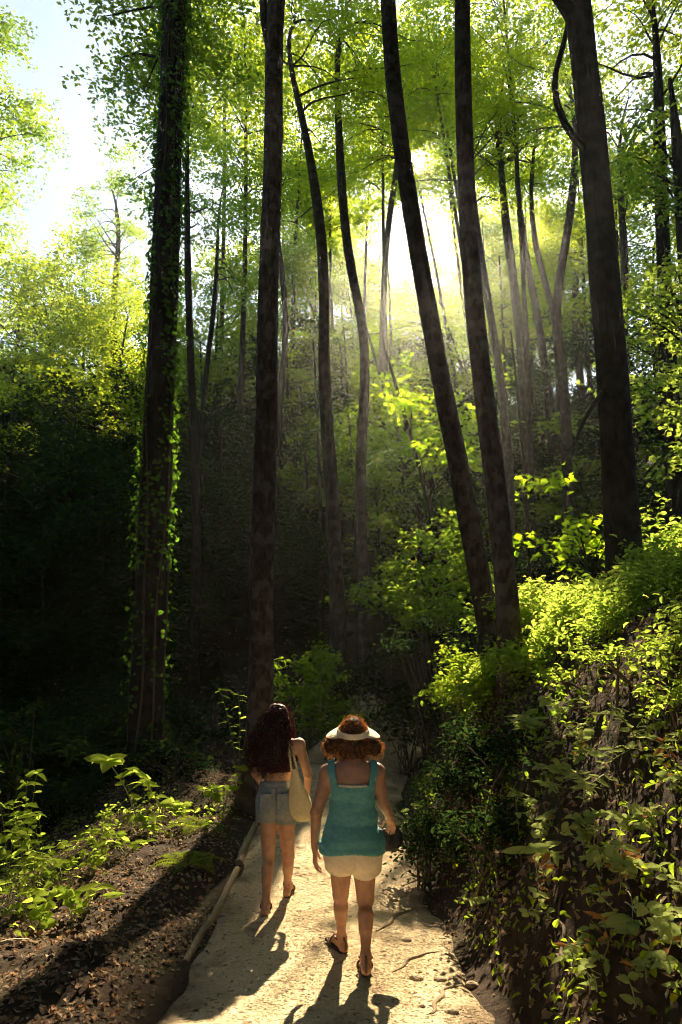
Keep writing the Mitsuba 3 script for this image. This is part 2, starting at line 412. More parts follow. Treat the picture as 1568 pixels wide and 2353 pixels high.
for x, y, z in ((2.6, 6.2, 2.2), (3.2, 7.4, 2.6), (2.6, 8.4, 2.4), (3.8, 8.6, 3.0), (3.0, 10.4, 3.0), (3.6, 12.2, 3.4), (2.6, 13.4, 3.4), (4.4, 10.6, 3.8), (3.4, 14, 4.2)): GAPS.append(((x, y, z), 1.1, 0.15))
for px, py, d in ((840, 800, 27), (930, 860, 26.5), (880, 980, 26), (1010, 1010, 25.5), (1070, 880, 27)): GAPS.append((at(px, py, d), 2.0, 0.15))
for z in (0, 1.5, 3, 4.5, 6): GAPS.append(((-1.1, 9.5, z), 0.6, 0.3)); GAPS.append(((-2.9, 11, z), 0.7, 0.3))
for lab, px, py, *_ in BANKP:
    b = on_ground(px, py + 34)
    GAPS.append((CAM + ray(px, py) * ((b[1] - 0.14) / ray(px, py)[1]), 0.28, 0.04))
for px, py, d, r in ((900, 930, 16, 0.8), (960, 860, 16.2, 0.9), (1010, 960, 15.8, 0.8), (935, 1020, 15.6, 0.9), (1020, 830, 16.5, 0.7), (990, 1060, 15.4, 0.8), (1290, 1140, 13.2, 0.7), (1250, 1200, 13.2, 0.7), (1200, 1060, 13.6, 0.9), (1240, 1130, 13.4, 0.9), (1290, 1260, 11.6, 0.8), (1520, 850, 11.3, 1.2), (1520, 1000, 10.8, 1.0), (1500, 1280, 8.3, 0.8), (1400, 1380, 8.2, 0.8), (1270, 1400, 9.6, 0.9), (1320, 1460, 7, 0.7), (1450, 1500, 6, 0.6), (1180, 1450, 10, 0.7), (700, 1540, 12.5, 0.5)): GAPS.append((at(px, py, d), r, 0.08))
for lab, px, py, bx, by, d, *_ in LEFTP: GAPS.append((at(px, py, d), 0.55, 0.02))
GP = np.array([g[0] for g in GAPS]); GR = np.array([g[1] for g in GAPS]); GK = np.array([g[2] for g in GAPS])


def open_to_sun(C, r, rg):
    """True for the clumps (centres C, radius r) that stay."""
    C = np.asarray(C)
    d = C[:, None] - GP[None]
    s = d @ SUN
    off = np.linalg.norm(d - s[..., None] * SUN, axis=-1)
    hit = (s > 0.45 + GR) & (off < GR + 0.5 * np.reshape(r, (-1, 1)))
    keep = np.where(hit, GK, 1.0).min(1)
    return rg.random(len(C)) < keep


# ------------------------------------------------------------------ trees
def crown_clumps(rg, c, rx, ry, rz, n, hollow=0.45):
    d = rg.normal(0, 1, (n * 3, 3)); d /= np.linalg.norm(d, axis=1, keepdims=True)
    r = (hollow ** 3 + (1 - hollow ** 3) * rg.random(n * 3)) ** (1 / 3.0)
    p = d * r[:, None]
    lump = meshkit.fbm(p * 1.7 + rg.uniform(0, 50, 3), 3, 1)
    p = p * (0.72 + 0.6 * lump)[:, None]
    p = p[lump > 0.36][:n]
    return np.asarray(c) + p * [rx, ry, rz]


def clump_leaves(rg, C, rad, size, lai=1.1, flat=0.28, width=0.6, tilt=0.55, slope=0.25, fine=False):
    """Flattened sprays of leaves about the clump centres."""
    out = []
    n_all = np.maximum(6, (lai * np.pi * rad ** 2 / (0.5 * width * size ** 2)).astype(int))
    k = np.repeat(np.arange(len(C)), n_all)
    a = rg.uniform(0, 2 * np.pi, len(k)); r = np.sqrt(rg.random(len(k))) * rad[k]
    # ragged outline: a few lobes per clump
    ph = rg.uniform(0, 6.28, len(C)); lob = rg.integers(3, 6, len(C))
    r = r * (0.78 + 0.32 * np.sin(a * lob[k] + ph[k]))
    tx, ty = rg.normal(0, slope, len(C)), rg.normal(0, slope, len(C))
    x, y = r * np.cos(a), r * np.sin(a)
    z = x * tx[k] + y * ty[k] - 0.22 * r ** 2 / rad[k] + rg.normal(0, 1, len(k)) * flat * rad[k] * 0.5
    return leaves(C[k] + np.stack([x, y, z], 1), size, tilt=tilt, width=width, rg=rg, fine=fine)


def limb(rg, a, b, r0, r1, n=5, sides=5):
    a, b = np.asarray(a, float), np.asarray(b, float)
    L = np.linalg.norm(b - a)
    m1 = a + (b - a) * 0.35 + np.array([0, 0, 0.10 * L]) + rg.normal(0, 0.04 * L, 3)
    m2 = a + (b - a) * 0.7 + np.array([0, 0, 0.08 * L]) + rg.normal(0, 0.04 * L, 3)
    return tube(spline([a, m1, m2, b], n), np.linspace(r0, r1, n), sides, cap=False)


def make_tree(name, label, category='tree', group=None, trunk=None, radii=None, crowns=(), size=0.16, leaf='leaf_canopy', wood='bark_brown', seed=0,
              sides=14, lai=0.45, clump=(0.55, 1.05), flat=0.28, rough=0.10, limbs=0.5, width=0.6, extra=(), tilt=0.55, trunk_n=None, crown_name='crown'):
    """trunk: world points from the ground up; crowns: (centre, rx, ry, rz, clumps)."""
    rg = np.random.default_rng(1000 + seed)
    key = numbered(name)
    tag(key, label, category, group)
    trunk = np.asarray(trunk, float)
    n = trunk_n or max(6, int(np.linalg.norm(trunk[-1] - trunk[0]) / 0.35))
    P = spline(trunk, n)
    s = np.linspace(0, 1, n)
    R = np.interp(s, np.linspace(0, 1, len(radii)), radii)
    wood_m = [tube(P, R, sides * 2 if sides > 20 else sides, rough, seed, k=6.0 if sides > 20 else 3.0)]
    fol = []
    for c, rx, ry, rz, nc in crowns:
        C = crown_clumps(rg, c, rx, ry, rz, nc)
        rad = rg.uniform(*clump, len(C))
        ok = open_to_sun(C, rad, rg)
        C, rad = C[ok], rad[ok]
        if not len(C): continue
        fol.append(clump_leaves(rg, C, rad, size, lai, flat, width, tilt))
        for q in C[rg.random(len(C)) < limbs]:
            # limbs leave the trunk below the clump
            hz = q[2] - 0.35 * np.linalg.norm((q - P[-1])[:2]) - rg.uniform(0.1, 0.6)
            i = int(np.clip(np.searchsorted(P[:, 2], hz), n // 4, n - 1))
            r0 = min(R[i] * 0.45, 0.012 + 0.012 * np.linalg.norm(q - P[i]))
            wood_m.append(limb(rg, P[i], q, r0, 0.008, 6, 5))
    v, f, u = cat(wood_m)
    scene[key + '__trunk'] = mikit.ply((v, f), wood, smooth=True)
    for nm, m in extra:
        part(key, nm, mikit.ply((m[0], m[1]), wood, smooth=True))
    if fol:
        v, f, u = cat(fol)
        scene[f'{key}__{crown_name}'] = mikit.ply((v, f), leaf, uv=u)
    return key


def px_trunk(pts, d, base=None, lean=0.0):
    """World points of a trunk seen through these pixels (top to bottom), ending in the ground."""
    P = [at(x, y, d + lean * (CY - y) / 1000) for x, y in pts]
    b = P[-1] if base is None else np.asarray(base, float)
    foot = np.array([b[0], b[1], float(ground(b[0], b[1])) - 0.15])
    if foot[2] < P[-1][2] - 0.05:
        P.append(foot)
    return np.array(P[::-1])


def above(P, z):
    """The trunk carried on upward to the height z."""
    P = list(P); d = P[-1] - P[-2]; d = d / d[2]
    while P[-1][2] < z - 1:
        st = min(4.0, z - P[-1][2])
        P.append(P[-1] + d * st * [0.8, 0.8, 1])
    return np.array(P)


def flare(trunk_len, r_base, r_mid, r_top, k=9):
    s = np.linspace(0, 1, 24)
    return r_top + (r_mid - r_top) * (1 - s) + (r_base - r_mid) * np.exp(-s * trunk_len / 0.45)


# the five big trunks near the path
t1 = above(px_trunk([(404, -60), (398, 100), (386, 420), (378, 650), (366, 950), (350, 1300), (338, 1600), (328, 1880)], 11), 24)
L1 = np.linalg.norm(t1[-1] - t1[0])
make_tree('ivy_clad_tree', 'massive dark trunk wrapped in ivy standing left beyond the verge', 'tree', None, t1, flare(L1, 0.31, 0.25, 0.15),
          [(t1[-1] + [0, 0, -2], 4.2, 4.2, 4.0, 60), (at(345, 60, 12.5), 1.15, 1.5, 1.5, 14), (at(480, 40, 12.5), 1.2, 1.5, 1.6, 13)], 0.11, 'leaf_green', 'bark_dark', 1, 26, rough=0.10)
t2 = above(px_trunk([(640, -60), (632, 60), (629, 300), (616, 700), (611, 1000), (601, 1400), (596, 1700), (588, 1860)], 9.5), 22)
L2 = np.linalg.norm(t2[-1] - t2[0])
fk = tube(spline([at(622, 130, 9.5), at(608, 60, 9.5), at(606, 0, 9.55), at(604, -90, 9.7), at(590, -700, 10.5)], 14), np.linspace(0.062, 0.035, 14), 12, 0.08, 5)
make_tree('forked_tree', 'straight brown trunk forking near its top at the path edge behind the long-haired walker', 'tree', None, t2, flare(L2, 0.30, 0.165, 0.10),
          [(t2[-1] + [0, 0, -2], 3.6, 3.6, 3.6, 50)], 0.11, 'leaf_green', 'bark_grey', 2, 26, rough=0.07, extra=[('branch', fk)])
t3 = above(px_trunk([(890, -50), (900, 130), (922, 330), (965, 600), (1020, 900), (1075, 1180), (1125, 1440), (1140, 1520)], 9.6), 21)
make_tree('leaning_tree', 'slim trunk leaning left across the sun, left of the leaning pair on the bank', 'tree', None, t3, flare(20, 0.22, 0.148, 0.085),
          [(t3[-1] + [0, 0, -1.5], 3.2, 3.2, 3.2, 36)], 0.11, 'leaf_canopy', 'bark_grey', 3, 22, rough=0.07)
t4 = above(px_trunk([(1062, -50), (1064, 130), (1072, 420), (1086, 650), (1112, 900), (1143, 1150), (1166, 1380)], 8.4), 18)
make_tree('leaning_tree', 'slim trunk right of the sun glare, right-hand one of the leaning pair on the bank', 'tree', None, t4, flare(17, 0.18, 0.132, 0.08),
          [(t4[-1] + [0, 0, -1.0], 2.8, 2.8, 2.8, 34)], 0.11, 'leaf_canopy', 'bark_grey', 4, 22, rough=0.07)
t5 = above(px_trunk([(1322, -60), (1334, 60), (1360, 300), (1388, 620), (1410, 900), (1428, 1180), (1438, 1310)], 8.6), 20)
b5 = tube(spline([at(1352, 350, 8.6), at(1308, 300, 8.4), at(1278, 225, 8.3), at(1290, 120, 8.4), at(1310, 20, 8.6), at(1300, -120, 8.8)], 16), np.linspace(0.05, 0.016, 16), 9, 0.1, 6)
b5b = tube(spline([at(1388, 890, 8.6), at(1368, 925, 8.3), at(1335, 985, 8.1), at(1312, 1030, 8.0), at(1296, 1034, 7.9)], 12), np.linspace(0.035, 0.012, 12), 8, 0.1, 7)
b5c = tube(spline([at(1330, 70, 8.6), at(1290, 0, 8.5), at(1240, -60, 8.4), at(1150, -160, 8.4)], 10), np.linspace(0.10, 0.05, 10), 10, 0.1, 8)
make_tree('thick_dark_tree', 'thick dark trunk with a stubby side branch standing on top of the right bank', 'tree', None, t5, flare(18, 0.27, 0.20, 0.14),
          [(t5[-1] + [0, 0, -1], 3.8, 3.8, 3.4, 50)], 0.11, 'leaf_green', 'bark_dark', 5, 26, rough=0.10, extra=[('branch', b5), ('branch', b5b), ('branch', b5c)])

# ivy on the first trunk
rg = np.random.default_rng(42)
n = 5200
zz = np.concatenate([rg.uniform(5.6, 16.0, 4100), rg.uniform(2.6, 6.0, 800), rg.uniform(-0.8, 2.5, 300)])
P1 = spline(t1, 120)
cx, cy = np.interp(zz, P1[:, 2], P1[:, 0]), np.interp(zz, P1[:, 2], P1[:, 1])
ang = rg.uniform(0, 2 * np.pi, n)
dens = meshkit.fbm(np.stack([np.cos(ang) * 1.5, np.sin(ang) * 1.5, zz * 0.8], 1), 3, 2)
sideways = np.abs(np.cos(ang))
okk = (dens + 0.24 * sideways + 0.10 * np.cos(ang)) > 0.54
zz, cx, cy, ang, dens = zz[okk], cx[okk], cy[okk], ang[okk], dens[okk]
out = 0.26 - 0.0045 * zz + 0.02 + rg.random(len(zz)) ** 2 * (0.06 + 0.22 * np.clip(dens - 0.45, 0, 1) * 2)
Nn = np.stack([np.cos(ang), np.sin(ang), rg.normal(0.35, 0.3, len(ang))], 1) + rg.normal(0, 0.4, (len(ang), 3))
Nn /= np.linalg.norm(Nn, axis=1, keepdims=True)
iv = leaves(np.stack([cx + np.cos(ang) * out, cy + np.sin(ang) * out, zz], 1), 0.085, N=Nn, width=0.85, rg=rg, fine=True)
stems = []
for a0 in (0.2, 0.9, 2.5, 3.4, 4.3, 5.6):
    z = np.linspace(-0.7, 15, 60)
    a = a0 + 0.35 * np.sin(z * 0.7 + a0 * 3) + 0.1 * np.sin(z * 2.1)
    rr = 0.254 - 0.0045 * z + 0.06 * np.exp(-(z + 0.9) / 0.45)
    stems.append(tube(np.stack([np.interp(z, P1[:, 2], P1[:, 0]) + np.cos(a) * rr, np.interp(z, P1[:, 2], P1[:, 1]) + np.sin(a) * rr, z], 1), np.linspace(0.02, 0.007, 60), 6))
k = numbered('ivy')
tag(k, 'climbing ivy with bright backlit leaves on the massive left trunk', 'ivy')
v, f, u = cat(stems); scene[k + '__stem'] = mikit.ply((v, f), 'twig', smooth=True)
scene[k + '__leaves'] = mikit.ply((iv[0], iv[1]), 'leaf_ivy', uv=iv[2]); labels[k + '__leaves'] = {'kind': 'stuff'}

# thinner trunks of the wood behind: (pixels top to bottom, distance, radii, label, group)
slim = 'slender trunks in the hazy valley'
slim_l = 'slender trunk rising in the sunlit haze between the leaning pair and the thick right trunk'
BACK = [
    ([(672, 60), (690, 250), (722, 420), (742, 600), (746, 850), (760, 1100), (776, 1400)], 15, (0.15, 0.12, 0.07), 'curved trunk right of the forked tree, bent left at mid height', None, 'bark_grey'),
    ([(778, 100), (782, 360), (808, 620), (834, 760), (830, 1050), (838, 1400)], 17, (0.13, 0.115, 0.07), 'straight dim trunk beside the bright maple leaves in the middle', None, 'bark_grey'),
    ([(1085, 420), (1110, 620), (1140, 800), (1165, 1010)], 24, (0.16, 0.14, 0.09), 'slender hazy trunk right behind the right-hand leaning trunk, first of five', slim, 'bark_grey'),
    ([(1150, 330), (1160, 480), (1180, 640), (1198, 800), (1212, 1060)], 26, (0.20, 0.17, 0.11), 'straightest and thickest of the five slender hazy trunks', slim, 'bark_grey'),
    ([(1190, 420), (1205, 560), (1236, 730), (1255, 860), (1272, 1060)], 27, (0.17, 0.14, 0.09), 'bowed slender hazy trunk, middle one of five', slim, 'bark_grey'),
    ([(1222, 470), (1240, 600), (1272, 720), (1284, 860), (1290, 1060)], 27.5, (0.14, 0.12, 0.07), 'thinnest of the five slender hazy trunks, close beside the bowed one', slim, 'bark_grey'),
    ([(1318, 420), (1300, 560), (1280, 720), (1296, 900), (1306, 1160)], 22, (0.17, 0.14, 0.08), 'slender hazy trunk bending right at its top, last of five before the thick trunk', slim, 'bark_grey'),
    ([(912, 380), (898, 480), (884, 640), (880, 900)], 30, (0.16, 0.14, 0.1), 'pale washed-out trunk just under the sun glare', None, 'bark_grey'),
    ([(1424, 360), (1434, 560), (1436, 760), (1446, 1000)], 20, (0.13, 0.11, 0.07), 'thin trunk just right of the thick right trunk', None, 'bark_grey'),
    ([(1494, -40), (1508, 90), (1516, 300), (1530, 700), (1545, 1000)], 15, (0.19, 0.15, 0.10), 'upright trunk near the upper right corner behind the leaves', None, 'bark_dark'),
    ([(1540, 180), (1556, 320), (1580, 600), (1600, 1000)], 13, (0.2, 0.17, 0.12), 'dark trunk cut by the right edge of the view', None, 'bark_dark'),
    ([(430, 420), (432, 620), (440, 860), (452, 1300)], 17, (0.11, 0.09, 0.06), 'dark trunk close behind the ivy-clad tree on its right', None, 'bark_dark'),
    ([(500, 560), (492, 700), (474, 860), (464, 1040), (462, 1250)], 21, (0.10, 0.08, 0.05), 'thin forked trunk between the ivy-clad and forked trees', None, 'bark_dark'),
    ([(640, 560), (656, 760), (645, 900), (640, 1200)], 24, (0.12, 0.10, 0.07), 'dim trunk in the haze close right of the forked tree', None, 'bark_dark'),
    ([(272, 520), (262, 700), (268, 900)], 36, (0.2, 0.16, 0.1), 'bare lower trunk of the lacy tree on the left skyline', None, 'bark_dark'),
    ([(1335, 880), (1345, 1000), (1352, 1200)], 32, (0.2, 0.18, 0.14), 'pale distant trunk left of the thick right trunk', None, 'bark_grey'),
]
# a crown for each, in the canopy that fills the upper half of the view
CROWNS = [
    [((720, 120), 15.5, 1.9, 2.3, 22)], [((810, 60), 18, 2.4, 2.4, 26)], [((1080, 330), 25, 2.6, 3.2, 30)], [((1160, 250), 26, 3.0, 3.4, 38)],
    [((1200, 330), 29, 2.6, 2.6, 26)], [((1250, 300), 28, 2.6, 3.0, 30)], [((1290, 200), 23, 2.8, 3.0, 34)], [((850, 250), 31, 3.6, 3.4, 38)],
    [((1450, 300), 20, 2.4, 2.8, 34)], [((1500, 60), 15, 2.2, 2.4, 30)], [((1560, 380), 13, 1.5, 1.6, 20)], [((430, 330), 18, 2.0, 2.8, 32)],
    [((510, 500), 22, 2.0, 2.6, 30)], [((650, 420), 25, 2.4, 2.6, 28)], [((250, 490), 36, 2.8, 4.2, 40)], [((1340, 620), 33, 2.4, 3.0, 26)],
]
for i, ((pts, d, r, lab, grp, wood), cr) in enumerate(zip(BACK, CROWNS)):
    tr = px_trunk(pts, d)
    cs = [(at(*c, dd), rx, rx, rz, int(n * 0.9)) for c, dd, rx, rz, n in cr]
    top = cs[0][0] + [0, 0, cs[0][3] * 0.4]
    if top[2] > tr[-1][2]: tr = np.vstack([tr, top])
    make_tree('slender_tree' if grp else 'forest_tree', lab, 'tree', grp, tr, (r[0] * 1.5, r[0], r[0] * 0.98, r[1], r[1], r[2], r[2] * 0.3), cs, 0.13 if d < 24 else 0.17,
              'leaf_canopy' if i in (0, 1, 2, 3, 6, 7, 9) else 'leaf_green', wood, 20 + i, 12, lai=0.36, tilt=0.75, flat=0.4, rough=0.06, limbs=0.8)

# canopy trees further back whose trunks are hidden: (pixel, distance, rx, rz, clumps, leaf, label)
CAN = [
    ((880, 580), 64, 4.6, 3.0, 70, 'leaf_canopy', 'bright crown on the far ridge left below the sun'),
    ((960, 620), 66, 4.4, 2.8, 70, 'leaf_canopy', 'bright crown on the far ridge straight below the sun'),
    ((1110, 570), 64, 4.6, 3.0, 70, 'leaf_canopy', 'bright crown on the far ridge right below the sun'),
    ((790, 560), 64, 4.8, 3.6, 60, 'leaf_canopy', 'bright crown on the far ridge behind the curved trunk'),
    ((1210, 560), 64, 4.8, 3.6, 60, 'leaf_canopy', 'bright crown on the far ridge behind the slender trunks'),
    ((870, 560), 56, 5.5, 4.5, 60, 'leaf_canopy', 'wide glowing crown closing the valley left below the sun'),
    ((930, 660), 54, 5.0, 3.6, 56, 'leaf_canopy', 'wide glowing crown closing the valley straight below the sun'),
    ((1100, 640), 58, 5.5, 4.0, 56, 'leaf_canopy', 'wide glowing crown closing the valley right of the bright gap'),
    ((1190, 700), 60, 6.0, 5.0, 60, 'leaf_green', 'wide hazy crown at the far right of the valley end'),
    ((800, 700), 50, 5.0, 4.0, 56, 'leaf_green', 'wide hazy crown at the far left of the valley end'),
    ((1020, 820), 48, 5.0, 3.4, 56, 'leaf_green', 'wide hazy crown low in the middle of the valley end'),
    ((1000, 160), 30, 3.0, 2.4, 36, 'leaf_canopy', 'bright thin crown above and right of the sun'),
    ((930, 330), 44, 3.6, 3.0, 36, 'leaf_canopy', 'thin crown far behind the sun glare on its left'),
    ((1040, 400), 34, 2.4, 2.8, 32, 'leaf_canopy', 'thin crown just right of the sun'),
    ((940, 600), 30, 1.8, 2.0, 24, 'leaf_canopy', 'small glowing crown between curved and leaning trunks under the sun'),
    ((1150, 640), 34, 2.8, 2.6, 34, 'leaf_canopy', 'glowing crown behind the slender trunks at mid height'),
    ((1060, 720), 32, 2.4, 2.2, 28, 'leaf_green', 'small crown right of the bright valley gap low down'),
    ((760, 420), 36, 3.2, 3.0, 36, 'leaf_canopy', 'thin yellow crown between curved and straight dim trunk'),
    ((850, 470), 40, 3.6, 3.2, 36, 'leaf_canopy', 'glowing crown left below the sun in the valley'),
    ((890, 620), 38, 3.2, 2.6, 34, 'leaf_canopy', 'glowing crown under the pale washed-out trunk'),
    ((1110, 560), 44, 3.0, 3.2, 28, 'leaf_canopy', 'glowing crown right of the bright valley gap'),
    ((1010, 250), 36, 4.0, 2.6, 40, 'leaf_canopy', 'glowing crown right above the sun'),
    ((880, 200), 34, 3.6, 3.4, 40, 'leaf_canopy', 'glowing crown left above the sun'),
    ((1010, 740), 36, 3.4, 2.6, 36, 'leaf_green', 'green crown below the bright valley gap'),
    ((760, 660), 30, 2.6, 3.0, 36, 'leaf_green', 'green crown between the curved and the straight dim trunk'),
    ((1300, 660), 42, 3.6, 3.4, 36, 'leaf_green', 'green crown far behind the forked slender trunk'),
    ((1330, 420), 30, 2.8, 3.0, 34, 'leaf_canopy', 'yellow-green crown left of the thick right trunk'),
    ((780, 860), 30, 3.0, 3.0, 36, 'leaf_dark', 'dark hazy crown low behind the straight dim trunk'),
    ((660, 900), 28, 2.6, 3.0, 32, 'leaf_dark', 'dark hazy crown low right of the forked tree'),
    ((-40, 260), 19, 1.7, 3.2, 44, 'leaf_green', 'leafy crown hanging in at the upper left edge beside the bright sky'),
    ((560, 180), 24, 2.6, 3.4, 46, 'leaf_canopy', 'yellow-green crown filling the gap between the ivy-clad and forked trees'),
    ((510, 40), 30, 3.0, 3.0, 36, 'leaf_canopy', 'yellow-green crown high behind the ivy-clad tree'),
    ((700, 300), 32, 3.6, 3.4, 42, 'leaf_canopy', 'pale crown in the glare right of the forked tree'),
    ((980, 90), 28, 3.0, 3.0, 40, 'leaf_canopy', 'bright crown high above the sun'),
    ((1160, 60), 24, 3.0, 3.0, 44, 'leaf_canopy', 'broad yellow-green crown high between the leaning pair and the thick trunk'),
    ((1420, 500), 26, 3.0, 3.2, 40, 'leaf_green', 'green crown behind the thick right trunk at mid height'),
    ((1510, 640), 22, 2.4, 2.4, 34, 'leaf_canopy', 'sunlit crown at the right edge above the bank'),
    ((1210, 520), 40, 4.2, 3.6, 40, 'leaf_green', 'hazy crown far behind the slender trunks'),
    ((720, 560), 38, 4.0, 3.4, 44, 'leaf_green', 'dim hazy crown far behind the curved trunk'),
    ((600, 700), 36, 3.4, 3.4, 40, 'leaf_olive', 'olive crown low behind the forked tree'),
    ((60, 650), 42, 4.4, 3.0, 46, 'leaf_olive', 'sunlit olive crown at the left edge of the ridge'),
    ((190, 680), 40, 4.0, 2.8, 46, 'leaf_olive', 'sunlit olive crown on the ridge left of the ivy-clad tree'),
    ((100, 760), 36, 4.0, 2.8, 44, 'leaf_olive', 'yellowish crown below the ridge at far left'),
    ((290, 790), 34, 3.4, 3.0, 42, 'leaf_olive', 'brownish-green crown behind the ivy-clad tree below the ridge'),
    ((500, 760), 30, 3.0, 2.6, 40, 'leaf_olive', 'yellow-lit crown low between the ivy-clad and forked trees'),
    ((1080, 470), 50, 4.6, 3.4, 24, 'leaf_green', 'far pale crown under the sun in the valley notch'),
    ((960, 720), 46, 4.6, 3.6, 40, 'leaf_green', 'far hazy crown low behind the leaning pair'),
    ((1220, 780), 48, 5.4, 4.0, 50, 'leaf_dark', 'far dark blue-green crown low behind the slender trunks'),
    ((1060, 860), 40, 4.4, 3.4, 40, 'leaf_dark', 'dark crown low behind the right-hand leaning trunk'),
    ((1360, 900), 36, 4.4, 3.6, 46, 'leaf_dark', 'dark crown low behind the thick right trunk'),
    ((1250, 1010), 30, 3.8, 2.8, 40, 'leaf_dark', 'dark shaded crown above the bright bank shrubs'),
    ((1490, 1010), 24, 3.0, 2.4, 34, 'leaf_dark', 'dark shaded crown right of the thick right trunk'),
]
for i, ((px, py), d, rx, rz, n, leaf, lab) in enumerate(CAN):
    c = at(px, py, d)
    gz0 = float(ground(c[0], c[1]))
    base = np.array([c[0] + 0.4 * math.sin(i * 2.3) + (3.2 if 900 < px < 1075 else 0), c[1] + 0.3, gz0 - 0.2])
    top = c + [0, 0, rz * 0.5]
    if top[2] < gz0 + 3: top[2] = gz0 + 3
    mid = (base + top) / 2 + [0.3 * math.sin(i * 1.7), 0.2, 0]
    make_tree('canopy_tree', lab, 'tree', None, [base, mid, top], (0.16, 0.11, 0.09, 0.07, 0.03), [(c, rx, rx * 1.1, rz, n), (c - [0, 0, rz * 1.15], rx * 0.7, rx * 0.7, rz * 0.6, n // 3)], 0.12 if d < 22 else 0.17 if d < 35 else 0.24,
              leaf, 'bark_brown', 60 + i, 9, lai=1.0 if d >= 60 else 0.7 if d > 46 else 0.38 if leaf != 'leaf_dark' else 0.9, tilt=0.75, flat=0.4, limbs=0.6, clump=(0.6, 1.15) if d < 30 else (0.9, 1.6))

# unseen trees of the wood around the viewer, added to shut out sky light
REAR = [(-6, -4, 15, 6.5), (6, -3, 17, 6.5), (0, -11, 15, 7), (-13, 1, 13, 6.5), (12, 4, 18, 6.5), (-9, -14, 15, 7), (10, -13, 17, 7), (-18, -7, 14, 7), (19, -5, 19, 7), (-20, 7, 13, 6.5),
        (20, 11, 20, 6.5), (0, -22, 16, 7), (-27, 2, 13, 7), (-29, 15, 13, 6.5), (28, 6, 22, 7), (3.5, 2, 19, 4.5), (-3.5, 3, 17, 5), (-20, 16, 13, 5)]
LAB = 'tall dense tree of the same wood, added around the viewer outside the picture to shut out sky light'
proto = []
for i, (x, y, h, rx) in enumerate(REAR):
    b = g3(x, y, -0.2)
    if i < 3:                                             # three different trees, the others copies of them, turned and scaled
        c = b + [0.3, 0.2, h]
        k = make_tree('screen_tree', LAB, 'tree', 'trees around the viewer', [b, (b + c) / 2 + [0.2, 0, 0], c], (0.34, 0.26, 0.22, 0.16, 0.06),
                      [(c, rx, rx, 4.0, 95), (c - [0, 0, 6.5], rx * 0.85, rx * 0.85, 3, 45)][:1 if i == 1 else 2], 0.45, 'leaf_dark', 'bark_brown', 120 + i, 10, lai=1.4, limbs=0.15, clump=(1.2, 2.0))
        proto.append((k, b, h))
    else:
        k0, b0, h0 = proto[1 if abs(x) <= 8 and y > -8 else (0, 2)[i % 2]]
        k = numbered('screen_tree'); tag(k, LAB, 'tree', 'trees around the viewer')
        for p_ in ('__trunk', '__crown'):
            scene[k + p_] = {**scene[k0 + p_], 'to_world': T().translate(b.tolist()).rotate([0, 0, 1], 77.0 * i).scale(h / h0).translate((-b0).tolist())}

# ------------------------------------------------------------------ maples and small trees lit through by the sun
def small_tree(name, label, crowns, size, leaf, seed, foot=None, wood='bark_brown', r=0.06, group=None, category='tree', flat=0.5, tilt=0.8, slope=0.4, clump=(0.4, 0.8), lai=0.42, width=0.75):
    cs = [(at(px, py, d), rx, rx * 0.9, rz, n) for px, py, d, rx, rz, n in crowns]
    c = np.mean([x[0] for x in cs], 0)
    b = np.array(foot if foot is not None else (c[0] + 0.2, c[1] + 0.2), float)
    base = np.array([b[0], b[1], float(ground(b[0], b[1])) - 0.15])
    top = max((x[0] for x in cs), key=lambda q: q[2]) + [0, 0, 0.2]
    if top[2] < base[2] + 1.0: top = np.array([top[0], top[1], base[2] + 1.0])
    mid = base * 0.5 + top * 0.5 + [0.08, 0.05, 0.0]
    return make_tree(name, label, category, group, [base, mid, top], (r * 1.3, r, r * 0.5), cs, size, leaf, wood, seed, 8, lai, clump, flat, 0.05, 0.7, width, tilt=tilt, trunk_n=14)


small_tree('maple_tree', 'bright yellow-green maple spreading below the sun left of the leaning pair',
           [(840, 800, 27, 1.7, 1.2, 24), (930, 860, 26.5, 2.4, 1.5, 46), (880, 980, 26, 2.0, 1.2, 34), (1010, 1010, 25.5, 2.0, 1.2, 34), (1070, 880, 27, 1.7, 1.6, 30), (960, 780, 28, 2.2, 0.9, 24), (820, 690, 34, 2.0, 1.4, 24), (1010, 700, 34, 2.2, 1.0, 20)],
           0.25, 'leaf_maple', 101, (4.0, 28), r=0.09, lai=0.34, clump=(0.5, 1.0))
small_tree('maple_tree', 'glowing large-leaved maple close behind the left-hand leaning trunk at mid height',
           [(900, 930, 16, 0.8, 0.6, 16), (960, 860, 16.2, 1.0, 0.7, 22), (1010, 960, 15.8, 0.75, 0.6, 16), (935, 1020, 15.6, 1.0, 0.5, 20), (1020, 830, 16.5, 0.6, 0.6, 12), (880, 800, 17, 0.7, 0.6, 12), (990, 1060, 15.4, 0.9, 0.4, 16)],
           0.17, 'leaf_maple', 111, (3.0, 16.6), r=0.06, lai=0.42, clump=(0.35, 0.7))
small_tree('maple_tree', 'vivid maple sapling right behind the right-hand leaning trunk', [(1235, 1130, 13.6, 0.5, 0.5, 14), (1270, 1100, 13.4, 0.5, 0.3, 12), (1250, 1215, 13.2, 0.7, 0.5, 20), (1190, 1010, 14, 0.3, 0.8, 9), (1175, 780, 14.3, 0.28, 0.4, 6), (1300, 1180, 13, 0.5, 0.4, 12)],
           0.15, 'leaf_maple', 102, (3.6, 13.6), r=0.035, clump=(0.25, 0.5))
small_tree('maple_tree', 'rounded maple sapling left of the foot of the thick right trunk', [(1330, 1240, 11.5, 0.55, 0.4, 14), (1250, 1290, 11.8, 0.6, 0.35, 14)], 0.13, 'leaf_maple', 103, (4.0, 11.6), r=0.025, clump=(0.25, 0.45))
